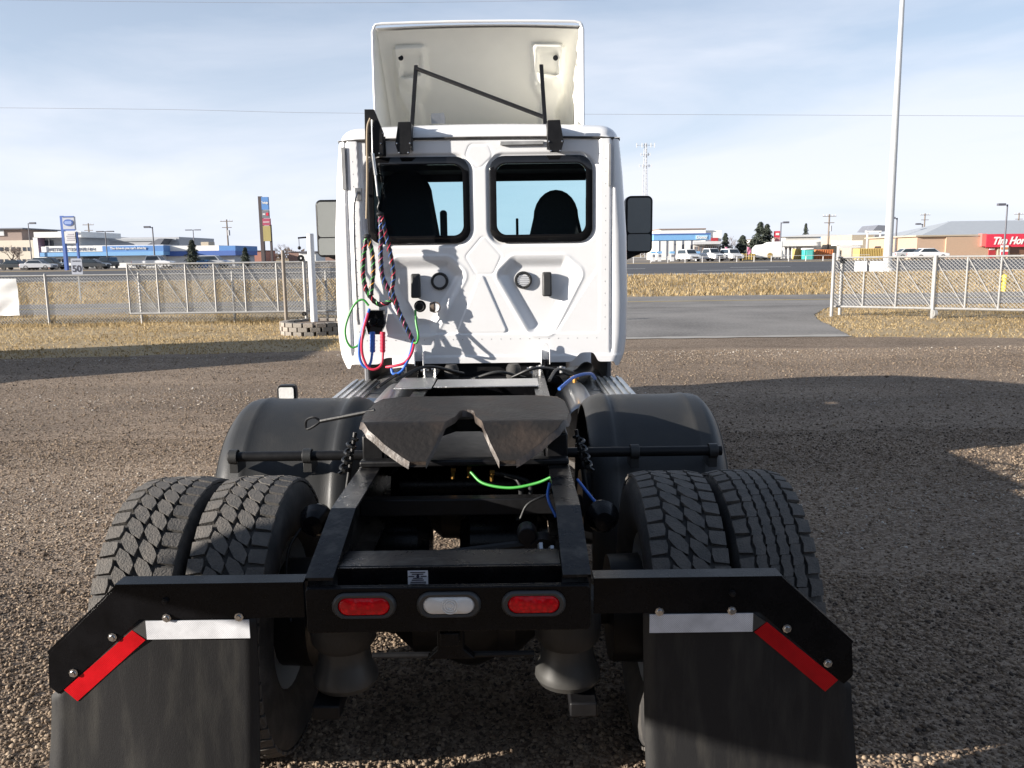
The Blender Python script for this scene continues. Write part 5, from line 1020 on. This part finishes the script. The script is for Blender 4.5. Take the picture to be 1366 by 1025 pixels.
part('cabin', bx(1073, 333.5, 1086, 348, 128, 1.5, base=True), c_teal, b, bevel=0.06); part('roof', bx(1072.6, 331, 1086.4, 333.6, 127.9, 1.7), c_white, b, bevel=0.12); part('door', bx(1076, 335, 1084, 347, 127.93, 0.1), cm('teal_door', (0.10, 0.48, 0.44)), b)
def bin_(nm, lab, px0, py0, px1, py1, Y, m_, cat, n=5):
    t = bld(nm, lab, (px0+px1)/2, Y, cat); part('body', bx(px0, py0, px1, py1, Y, 2.2, base=True), m_, t, bevel=0.04)
    for k in range(n): q = px0+(px1-px0)*(k+0.5)/n; part('rib', bx(q-0.35, py0+0.6, q+0.35, py1-0.5, Y-0.08, 0.1), m_, t)
    return t
bin_('shipping_container', 'rusty orange steel container in the far yard', 1088, 333, 1112, 348, 130, c_orng, 'container', 8)
bin_('steel_dumpster', 'yellow steel dumpster beside the white camper trailer', 991, 338.5, 1008, 349, 126, c_yel, 'dumpster')
bin_('steel_bin', 'tall yellow steel bin next to the teal toilet', 1063, 332, 1072.5, 347, 131, c_yel, 'bin', 3)
bin_('crowd_barrier', 'yellow slatted barrier near the foot of the tall light mast', 1146, 331.5, 1178, 343, 118, c_yel, 'barrier', 14)
b = bld('yard_entrance_frame', 'white entrance frame with flat top beside the tan building', 1133, 122, 'gateway')
part('beam', bx(1116, 321, 1151, 327.5, 122, 2), c_white, b); part('beam_front', bx(1120, 328, 1148, 331, 121.8, 0.4), c_lgrey, b)
for px in (1119, 1147): part('leg', bx(px-1.2, 327, px+1.2, 345, 122.3, 0.4, base=True), c_lgrey, b)
b = bld('tan_building', 'low tan building with dark gabled entrance beside the light mast', 1172, 140)
part('wall', bx(1136, 313, 1208, 346, 140, 14, base=True), c_tan, b); part('dark_entry', bx(1166, 314, 1180, 346, 139.6, 0.6, base=True), c_slate, b)
x0, x1 = W(1163, 308, 139).x, W(1182, 308, 139).x; z0, z1 = W(1172, 309, 139).z, W(1172, 300.5, 139).z; part('gable', MB().prism([(x0, z0), ((x0+x1)/2-0.3, z1), (x1, z1-0.1), (x1, z0)], 138.8, 145), c_slate, b)
for px in (1157, 1174): part('canopy_post', bx(px-0.7, 309, px+0.7, 345, 137.6, 0.3, base=True), c_lgrey, b)
part('canopy_beam', bx(1156, 308, 1176, 310, 137.5, 0.6), c_white, b)
# coffee shop
b = bld('coffee_shop', 'tan brick coffee shop with red fascia and grey metal roof behind the right gate', 1320, 112, 'restaurant')
Yt = 112.0
part('brick_wall', bx(1262, 314.5, 1480, 345, Yt, 16, base=True), c_brick, b); part('side_wall', bx(1223, 315.5, 1262, 345, Yt+0.3, 15, base=True), cm('far_tan_brick_lit_side', (0.46, 0.33, 0.24), scale=5), b)  # side brick is paler: the light on it is put into the colour
part('coping', bx(1222, 313.4, 1312, 315.4, Yt-0.12, 16.3), c_tan, b)
fa = part('red_fascia', bx(1316, 311.5, 1480, 329, Yt-0.6, 1.2), c_red, b); part('fascia_return', bx(1310, 312, 1316, 329, Yt-0.5, 1.0), cm('faded_red', (0.62, 0.16, 0.14)), b)
pt = W(1358, 321, Yt-0.7); text('lettering', 'Tim Hortons', c_white, fa, (pt.x, Yt-0.64, pt.z), width=62*Yt/FPX, height=10*Yt/FPX, shear=0.35, ext=0.02, bold=0.03)
x0, x1, xr0 = W(1234, 313, Yt).x, W(1500, 313, Yt).x, W(1304, 300, Yt).x; ze, zr = W(1290, 313, Yt).z, W(1330, 294.5, Yt+8).z
part('hip_roof', MB().add([(x0, Yt+1, ze), (x1, Yt+1, ze), (x1, Yt+15, ze), (x0, Yt+15, ze), (xr0+0.6, Yt+8, zr), (x1, Yt+8, zr)], [(0, 1, 5, 4), (1, 2, 5), (2, 3, 4, 5), (3, 0, 4)]), c_roof, b, smooth=0)
part('door', bx(1319, 330, 1328, 344, Yt-0.1, 0.3, base=True), c_rdk, b); part('door_sign', bx(1320, 331, 1327, 333.5, Yt-0.2, 0.1), c_white, b)
for a, c in ((1331, 1334), (1345, 1347)): part('pier', bx(a, 329, c, 344, Yt-0.3, 0.3, base=True), c_tan, b)
part('window', bx(1347, 330, 1480, 338, Yt-0.1, 0.2), cm('brown_far_glass', (0.16, 0.08, 0.05), 0.2), b)  # window glass in one even brown
po = part('promo_poster', bx(1335, 327.5, 1345, 343, Yt-0.75, 0.1), c_white, b); part('poster_print', bx(1335.5, 330, 1344.5, 333, Yt-0.8, 0.05), c_orng, po); part('poster_print', bx(1335.5, 336, 1344.5, 340, Yt-0.8, 0.05), c_red, po)
# small signs and flags
b = post_sign('tower_sign', 'red and white tower sign behind the far camper trailer', 1037, 140); Yq = 140
part('post', bx(1036.6, 322, 1038, 348, Yq, 0.3, base=True), c_lgrey, b); part('sign_panel', bx(1033.5, 308.5, 1041, 317, Yq-0.1, 0.5), c_red, b); part('sign_panel', bx(1034, 317.4, 1041, 324.5, Yq-0.1, 0.5), cm('pale_red_panel', (0.6, 0.25, 0.25)), b)
part('sign_print', bx(1035, 311, 1039.5, 314, Yq-0.16, 0.08), c_white, b)
for px, c_, lab in ((966.5, 'pink_flag', 'pink feather flag beside the parked cars'), (996, 'pink_flag', 'pale pink feather flag in front of the spruces')):
    t = bld('feather_flag', lab, px, 125, 'flag'); p = W(px, 348, 125); z1 = W(px, 330, 125).z
    part('mast', MB().cyl((p.x, 125, ZB), (p.x, 125, z1+0.2), 0.03, 6), G_, t)
    part('banner', MB().grid(lambda u, v: (p.x+0.05+(0.55*math.sin(math.pi*min(1, 0.15+0.85*u))+0.05)*v, 125-0.06*math.sin(6*u+3*v), z1-(z1-ZB-0.7)*u), 12, 6), cm(c_, (0.66, 0.22, 0.34)), t, solid=0.01, smooth=60)
# --- vehicles
def car(label, px, py, Y, Lc, colour, face, kind='suv', cat='car', rot=0.0, group=None):
    """face 'f' = front towards us, 's' = side on"""
    p = W(px, py, Y); t = thing('parked_'+('car' if kind != 'pickup' else 'pickup'), label, cat, (p.x, Y, ZB), group, {'f': 0, 's': math.pi/2}[face]+rot)
    H = {'suv': 1.75, 'car': 1.45, 'pickup': 1.85, 'van': 2.35}[kind]; wd = 0.92 if kind != 'van' else 1.0; k = Lc/2; O = ORG[t.name]; ORG[t.name] = Vector((0, 0, 0))
    hood = {'suv': 1.02, 'car': 0.92, 'pickup': 1.12, 'van': 1.25}[kind]
    side = [(-k, 0.35), (-k, 0.75), (-k+0.1, hood-0.12), (-k+0.9, hood), (k-0.05, hood+0.02), (k, 0.8), (k, 0.35)]
    m_ = mat('car_paint_'+colour, {'white': (0.75, 0.75, 0.75), 'silver': (0.45, 0.46, 0.48), 'dark': (0.03, 0.035, 0.04), 'blue': (0.03, 0.07, 0.22), 'red': (0.35, 0.03, 0.03)}[colour], 0.3, coat=0.8, var=0.03)
    part('body', MB().prism(side, -wd, wd, 'x'), m_, t, bevel=0.07)
    top = {'suv': (-k+1.0, -k+1.7, k-0.35, k-0.1), 'car': (-k+1.1, -k+1.9, k-1.3, k-0.6), 'pickup': (-k+1.3, -k+1.9, -k+3.4, -k+3.7), 'van': (-k+0.7, -k+1.5, k-0.15, k-0.05)}[kind]
    def cabin(e, z0, z1, wl, wh): return [(-wl, top[0]+e, z0), (wl, top[0]+e, z0), (wl, top[3]-e, z0), (-wl, top[3]-e, z0), (-wh, top[1]+e, z1), (wh, top[1]+e, z1), (wh, top[2]-e, z1), (-wh, top[2]-e, z1)]
    F6 = [(0, 3, 2, 1), (4, 5, 6, 7), (0, 1, 5, 4), (1, 2, 6, 5), (2, 3, 7, 6), (3, 0, 4, 7)]
    part('roof', MB().add(cabin(0, hood, H, wd-0.08, wd-0.22), F6), m_, t, bevel=0.06)
    gm = cm('car_glass', (0.03, 0.04, 0.05), 0.08)
    def lerp(a, b, f): return tuple(a[i]+(b[i]-a[i])*f for i in range(3))
    cb = cabin(0, hood, H, wd-0.08, wd-0.22)
    for nm, (i, j, kk, l), off_ in (('windscreen', (0, 1, 5, 4), (0, -0.02, 0.01)), ('side_window', (1, 2, 6, 5), (0.02, 0, 0)), ('rear_window', (2, 3, 7, 6), (0, 0.02, 0)), ('side_window', (3, 0, 4, 7), (-0.02, 0, 0))):
        A_, B_, C_, D_ = cb[i], cb[j], cb[kk], cb[l]; qs = [lerp(lerp(A_, B_, f), lerp(D_, C_, f), g_) for f, g_ in ((0.07, 0.12), (0.93, 0.12), (0.93, 0.86), (0.07, 0.86))]
        part(nm, MB().add([(x+off_[0], y+off_[1], z+off_[2]) for x, y, z in qs], [(0, 1, 2, 3)]), gm, t, smooth=0)
    for sx_ in (-1, 1):
        for yy_ in (-k+0.85, k-0.9): part('wheel', MB().lathe([(0.0, 0.02), (0.2, 0.02), (0.22, 0.0), (0.33, 0.0), (0.34, 0.05), (0.34, 0.2), (0, 0.2)], (sx_*(wd+0.01) if sx_ < 0 else sx_*(wd-0.19), yy_, 0.34), 'x', 16), M['rubber'], t)
        part('headlamp', MB().bb((sx_*0.52, -k-0.02, hood-0.36), (sx_*0.86, -k+0.1, hood-0.18)), M['clear_lens'], t); part('tail_lamp', MB().bb((sx_*0.70, k-0.1, hood-0.3), (sx_*0.88, k+0.02, hood-0.08)), M['red_lens'], t)
    part('grille', MB().bb((-0.48, -k-0.02, 0.5), (0.48, -k+0.05, hood-0.3)), M['satin'], t)
    ORG[t.name] = O; return t
car('white SUV parked nearest the blue gas canopy, nose to the road', 918, 349, 122, 4.6, 'white', 'f', 'suv', rot=0.25)
car('white pickup parked between two white SUVs beyond the highway', 947, 349, 123, 5.4, 'white', 'f', 'pickup', 'pickup', rot=0.35)
car('white SUV parked next to the yellow dumpster', 975, 349, 122, 4.5, 'white', 'f', 'suv', rot=0.2)
car('dark car parked before the beige office', 22, 358, 122, 4.5, 'dark', 's', 'car')
car('dark SUV parked in front of the brick pier', 66, 358, 124, 4.6, 'dark', 's', 'suv')
car('silver car parked by the pylon sign', 52, 358, 118, 4.5, 'silver', 's', 'car')
car('dark car parked right of the speed sign', 124, 358, 120, 4.5, 'dark', 's', 'car')
car('dark SUV parked at the drive-in doors', 143, 358, 127, 4.4, 'dark', 'f', 'suv')
car('white pickup parked at the end of the blue fascia', 206, 358, 116, 5.4, 'white', 's', 'pickup', 'pickup')
car('silver SUV parked along the white wing', 285, 358, 120, 4.6, 'silver', 's', 'suv')
car('dark blue pickup parked beside the coffee shop', 1207, 342, 122, 5.4, 'blue', 's', 'pickup', 'pickup')
car('white car parked against the brick side wall', 1238, 345, 105, 4.5, 'white', 's', 'car')
car('silver car parked near the tan building', 1213, 346, 112, 4.5, 'silver', 's', 'car')
t = bld('blue_tarp_crate', 'blue crate standing by the small spruce at the wing', 266, 118, 'crate'); part('box', bx(262, 348, 274, 358, 118, 1.2, base=True), c_blue, t, bevel=0.05); part('lid', bx(261.5, 347, 274.5, 348.3, 117.9, 1.4), c_lblue, t)
# --- poles
def pole(label, px, ptop, Y, kind, r=0.07, z=None):
    p = W(px, (ptop+350)/2, Y); x = p.x; z1 = W(px, ptop, Y).z; z0 = zg(Y) if z is None else z
    t = thing('utility_pole' if kind == 'u' else 'light_pole', label, 'pole', (x, Y, z0)); dk = cm('dark_pole_steel', (0.10, 0.10, 0.12), 0.5); wd = cm('pole_timber', (0.20, 0.165, 0.14), 0.8)
    part('shaft', MB().tube([(x, Y, z0-0.2), (x, Y, z1)], [r*1.3, r], 10), wd if kind == 'u' else dk, t)
    if kind == 'u':
        for dz, wl in ((0.35, 1.2), (1.5, 0.9)): part('crossarm', MB().box((x, Y-0.1, z1-dz), (2*wl, 0.12, 0.13)), wd, t)
        for dx in (-1.05, -0.5, 0.5, 1.05): part('insulator', MB().cyl((x+dx, Y-0.1, z1-0.29), (x+dx, Y-0.1, z1-0.05), 0.05, 8), c_lgrey, t)
        if random.random() < 0.6: part('transformer', MB().cyl((x+0.3, Y, z1-3.0), (x+0.3, Y, z1-2.0), 0.22, 12), c_grey, t)
    elif kind == 'd': part('lamp_head', MB().box((x-0.8, Y, z1), (1.0, 0.4, 0.16)).box((x+0.8, Y, z1), (1.0, 0.4, 0.16)).cyl((x-0.6, Y, z1), (x+0.6, Y, z1), 0.05, 6), dk, t)
    else: sg = -1 if kind == 'l' else 1; part('lamp_arm', MB().cyl((x, Y, z1-0.1), (x+sg*0.6, Y, z1), 0.05, 6), dk, t); part('lamp_head', MB().box((x+sg*0.75, Y, z1), (0.9, 0.45, 0.28)), dk, t)
    return t
pole('thin dark light pole between office and white frame', 40, 298, 135, 'r'); pole('timber utility pole above the drive-in sign band', 120, 298, 180, 'u', 0.14)
pole('dark twin lamp pole at the start of the blue fascia', 142, 309, 128, 'd'); pole('dark tall light pole at the corner of the blue wing', 205, 303, 125, 'l', 0.09)
pole('twin lamp pole behind the small spruce', 259, 307, 145, 'd'); pole('lone timber utility pole behind the blue wing', 304, 293, 160, 'u', 0.13)
pole('lamp pole above the red tower sign', 1041, 297, 130, 'r', 0.09); pole('timber utility pole crossing the blue panel', 1105, 286, 150, 'u', 0.14)
pole('brown lamp pole right behind the light mast', 1195, 291, 118, 'l', 0.1); pole('far timber utility pole above the tan building', 1232, 285, 200, 'u', 0.15)
pole('square headed lamp pole left of the coffee shop', 1229, 299, 150, 'l', 0.1); pole('lamp pole standing in front of the red fascia', 1341, 273, 104, 'l', 0.09); pole('utility pole behind the grey hip roof', 1357, 284, 200, 'u', 0.15)
t = bld('light_mast', 'very tall tapered galvanised light mast beyond the right gate', 1185, 52, 'mast'); Ym = 52.0; x = W(1184, 350, Ym).x; x1 = W(1199, -30, Ym).x; z1 = W(1199, -30, Ym).z
part('shaft', MB().tube([(x, Ym, 0.5), (x, Ym, 1.2), (x, Ym, z1)], [0.27, 0.26, 0.125], 20), mat('galvanised_mast', (0.50, 0.51, 0.52), 0.45, metal=0.3, var=0.08, scale=2), t)
part('base', MB().cyl((x, Ym, 0.3), (x, Ym, 0.75), 0.46, 18), c_lgrey, t); part('flange', MB().cyl((x, Ym, 0.75), (x, Ym, 0.82), 0.40, 18), G_, t)
part('lamp_ring', MB().lathe([(0.9, 0), (1.0, 0), (1.0, 0.15), (0.9, 0.15)], (x, Ym, z1), 'z', 18, True), G_, t)
# lattice tower
t = bld('lattice_tower', 'slim grey lattice telecom tower above the right mirror', 860, 230, 'tower'); Yl = 230.0; x = W(860, 300, Yl).x; z1 = W(858, 191, Yl).z; mb = MB(); nn = 22
leg = lambda a, f: Vector((x+(1.1-0.75*f)*math.cos(a), Yl+(1.1-0.75*f)*math.sin(a), ZB+(z1-ZB)*f)); A3 = [0.5, 2.6, 4.7]
for a in A3: part('tower_leg', MB().tube([leg(a, i/6) for i in range(7)], 0.09, 6), c_grey, t)
for i in range(nn):
    for a, b_ in zip(A3, A3[1:]+A3[:1]): mb.cyl(leg(a, i/nn), leg(b_, (i+1)/nn), 0.05, 4)
part('lattice', mb, c_grey, t, fix=False)
for zz, wl in ((-0.6, 2.4), (-3.0, 1.2), (-6.0, 1.6)):
    an = part('antenna_arm', MB().box((x, Yl, z1+zz), (2*wl, 0.1, 0.1)), c_grey, t)
    for dx in (-wl, -wl*0.4, wl*0.6, wl): part('antenna', MB().box((x+dx, Yl-0.1, z1+zz), (0.22, 0.15, 1.2 if zz > -1 else 0.8)), c_lgrey, an)
# overhead lines
for pts, lab in (([(-250, 142), (200, 146), (450, 151), (900, 153), (1600, 156)], 'thin overhead cable crossing the sky behind the fairing'), ([(-300, -8), (0, 0), (450, 4), (900, -2), (1300, -12)], 'thin overhead cable along the top of the sky')):
    tag(part('overhead_cable', MB().tube(spline([w(a, b_, 60) for a, b_ in pts], 10), 0.011, 5), cm('cable', (0.26, 0.26, 0.28)), None), lab, 'cable')
# far fence along the highway
fn = bld('roadside_fence', 'thin white post fence on the far side of the highway', 1000, 108, 'fence')
for k in range(14): px = 845+k*23; part('post', bx(px-0.45, 342, px+0.45, 351.5, 108, 0.08, base=True), c_lgrey, fn)
part('rail', MB().cyl(W(840, 344, 108), W(1160, 340, 108), 0.025, 5), c_lgrey, fn)
# --- trees
def spruce(label, px, ptop, pbase, wpx, Y, group=None):
    p = W(px, pbase, Y); z0 = ZB; z1 = W(px, ptop, Y).z; H = z1-z0; Rm = wpx/2*Y/FPX
    t = thing('spruce_tree', label, 'tree', (p.x, Y, z0), group); part('trunk', MB().tube([(p.x, Y, z0-0.2), (p.x, Y, z0+H*0.95)], [0.03*H**0.7+0.05, 0.02], 7), cm('spruce_bark', (0.10, 0.075, 0.06)), t)
    n = 2600; f = rng.random(n)**0.75; zz = z0+H*(0.06+0.94*f); lay = np.sin(f*40+rng.random(n))*0.26+0.85
    R_ = 1.45*Rm*(1-f)**0.8*lay+0.05; a = rng.random(n)*6.283; rr_ = R_*np.sqrt(rng.uniform(0.08, 1, n)); R_[:] = R_
    lump = 1+0.3*np.sin(a*3+f*21)+0.2*np.sin(a*7+f*17); rr_ *= lump
    c = np.stack([p.x+rr_*np.cos(a), Y+rr_*np.sin(a), zz-rr_*0.28], 1); s_ = (0.05+0.05*Rm)*rng.uniform(0.7, 1.6, n)
    d1 = np.stack([np.cos(a), np.sin(a), -0.45+0*a], 1)*s_[:, None]*2.2; d2 = np.stack([-np.sin(a), np.cos(a), rng.uniform(-.6, .6, n)], 1)*s_[:, None]
    v = np.stack([c-d2, c+d2, c+d1], 1).reshape(-1, 3)-np.array(ORG[t.name]); tone = np.repeat(rng.random(n), 3)
    np_mesh('crown', v, np.arange(3*n).reshape(-1, 3), M_sp, tone, smooth=0, parent=t)
M_sp = tone_mat('spruce_needles', [(0, (0.035, 0.045, 0.035)), (0.5, (0.07, 0.085, 0.065)), (1.0, (0.12, 0.13, 0.10))])
spruce('small lone spruce left of the big spruce clump', 990, 314, 347, 22, 138); spruce('tallest spruce of the clump beside the camper trailer', 1013, 296, 346, 24, 140); spruce('spruce at the right of the clump behind the camper trailer', 1022, 299, 346, 20, 142); spruce('short pale spruce at the foot of the clump', 1004, 318, 347, 20, 134)
spruce('dark spruce in front of the blue wing', 258, 320, 358, 16, 116); spruce('tiny dark spruce left of the brown pylon', 328, 330, 352, 9, 130); spruce('spruce top showing over the coffee shop', 1262, 296, 340, 10, 170); spruce('bronze spruce at the end of the white shop', 967, 311, 346, 12, 143); spruce('far spruce behind the pale warehouse', 1074, 298, 330, 9, 215)
def bare(label, px, ptop, Y, spread, dens=3):
    p = W(px, 355, Y); z0 = ZB; H = W(px, ptop, Y).z-z0; t = thing('bare_tree', label, 'tree', (p.x, Y, z0)); rd = random.Random(px*7)
    tr, cr = MB(), MB(); tr.tube([(p.x, Y, z0-0.2), (p.x+0.1, Y, z0+H*0.35)], [0.16, 0.11], 7)
    def grow(q, d, l, r, lv):
        e = q+d*l; (tr if lv == 0 else cr).tube([q, e], [r, r*0.6], 4, False)
        if lv < 4:
            for _ in range(dens):
                nd = (d+Vector((rd.gauss(0, .5)*spread, rd.gauss(0, .5)*spread, rd.gauss(0.15, .3)))).normalized(); grow(e-d*l*rd.uniform(0, .4), nd, l*rd.uniform(0.6, 0.8), r*0.55, lv+1)
    for _ in range(4): grow(Vector((p.x+0.08, Y, z0+H*rd.uniform(0.2, 0.35))), Vector((rd.gauss(0, .4)*spread, rd.gauss(0, .4), 1)).normalized(), H*0.24, 0.08, 0)
    bk = cm('bare_bark', (0.22, 0.17, 0.14)); part('trunk', tr, bk, t, fix=False); part('crown', cr, bk, t, fix=False)
bare('bare brown tree in front of the beige office', 16, 318, 132, 1.0); bare('second bare tree before the office windows', 27, 322, 128, 0.9); bare('bare tree right of the brown pylon sign', 378, 318, 150, 1.2); bare('pale bare tree beside the white shop building', 977, 312, 150, 0.9)
# low far things on the horizon
for nm, lab, a, y0, c_, Y, m_ in (('brick_building', 'low red brown building far beyond the brown pylon', 333, 335, 352, 240, cm('far_red_wall', (0.34, 0.15, 0.11))), ('brick_building', 'long low brown building near the white pole', 385, 336, 470, 250, cm('far_brown_wall', (0.26, 0.16, 0.13))), ('pale_shed', 'low white shed on the horizon left of the mirror', 399, 338, 421, 230, c_white)):
    b = bld(nm, lab, a, Y); part('wall', bx(a, y0, c_, 348, Y, 12, base=True), m_, b); part('roof', bx(a-1, y0-0.8, c_+1, y0, Y-0.4, 13), c_slate, b)
n = 5200; x = rng.uniform(-420, 420, n); hh = 3.0+1.6*np.sin(x*0.05)+1.0*np.sin(x*0.21); f = rng.random(n); yv = 430+rng.uniform(-6, 6, n); zc = 0.5+np.maximum(0.6, hh)*f*rng.uniform(0.7, 1.15, n); s_ = rng.uniform(0.5, 1.4, n)
a = rng.random(n)*6.28; c = np.stack([x, yv, zc], 1); v = np.stack([c+np.stack([np.cos(a+q)*s_, 0*a, np.sin(a+q)*s_], 1) for q in (0, 2.1, 4.2)], 1).reshape(-1, 3)
g = np_mesh('far_trees', v, np.arange(3*n).reshape(-1, 3), tone_mat('far_leafless_trees', [(0, (0.07, 0.055, 0.05)), (1, (0.17, 0.13, 0.11))]), np.repeat(rng.random(n), 3), smooth=0, kind='stuff'); tag(g, 'low far belt of leafless trees along the horizon', 'trees')
# ------------------------------------------------------------------ unseen: trailer shaped to shade the tail, van, added building darkening its reflections
t = thing('semi_trailer', 'dark blue box trailer parked to the left behind the photographer', 'trailer', (-3.3, -4, 0))
part('box', MB().bb((-3.9, -11.0, 1.66), (-2.0, 1.64, 4.2)), cm('dark_trailer_paint', (0.02, 0.03, 0.06), 0.4), t, bevel=0.02); part('underframe', MB().bb((-3.8, -10.8, 1.35), (-2.3, -0.5, 1.655)), M['satin'], t)
for x in (-3.6, -2.4): part('landing_leg', MB().bb((x-0.06, -2.1, 0.0), (x+0.06, -1.98, 1.66)), M['satin'], t)
for y in (-9.8, -8.5):
    for x in (-3.7, -2.2): part('wheel', MB().lathe([(0.28, -0.13), (0.49, -0.13), (0.51, -0.1), (0.51, 0.1), (0.49, 0.13), (0.28, 0.13), (0.25, 0), (0.0, 0)], (x, y, 0.51), 'x', 28), M['rubber'], t)
t = thing('added_dark_building', 'unseen long dark building added behind the camera to darken the tail', 'building', (6, -20, 0))
c_unseen = cm('light_absorbing_cladding', (0.055, 0.052, 0.05), 0.6)  # made-up building, kept dark so the black tail faces reflect little light
part('wall', MB().bb((-22, -32, 0), (34, -17, 6.5)), c_unseen, t); part('roof', MB().prism([(-33, 6.52), (-24.5, 8.6), (-16, 6.52)], -23, 35, 'x'), c_slate, t)
for k in range(5): part('roller_door', MB().bb((-16+9.5*k, -17.0, 0.01), (-11+9.5*k, -16.93, 4.6)), cm('grey_roller_door', (0.14, 0.14, 0.145)), t)
v_ = car('white van parked on the gravel out to the left', 0, 512, 11.6, 5.6, 'white', 'f', 'van', 'van'); v_.location = (-12.9, 13.4, 0.006)
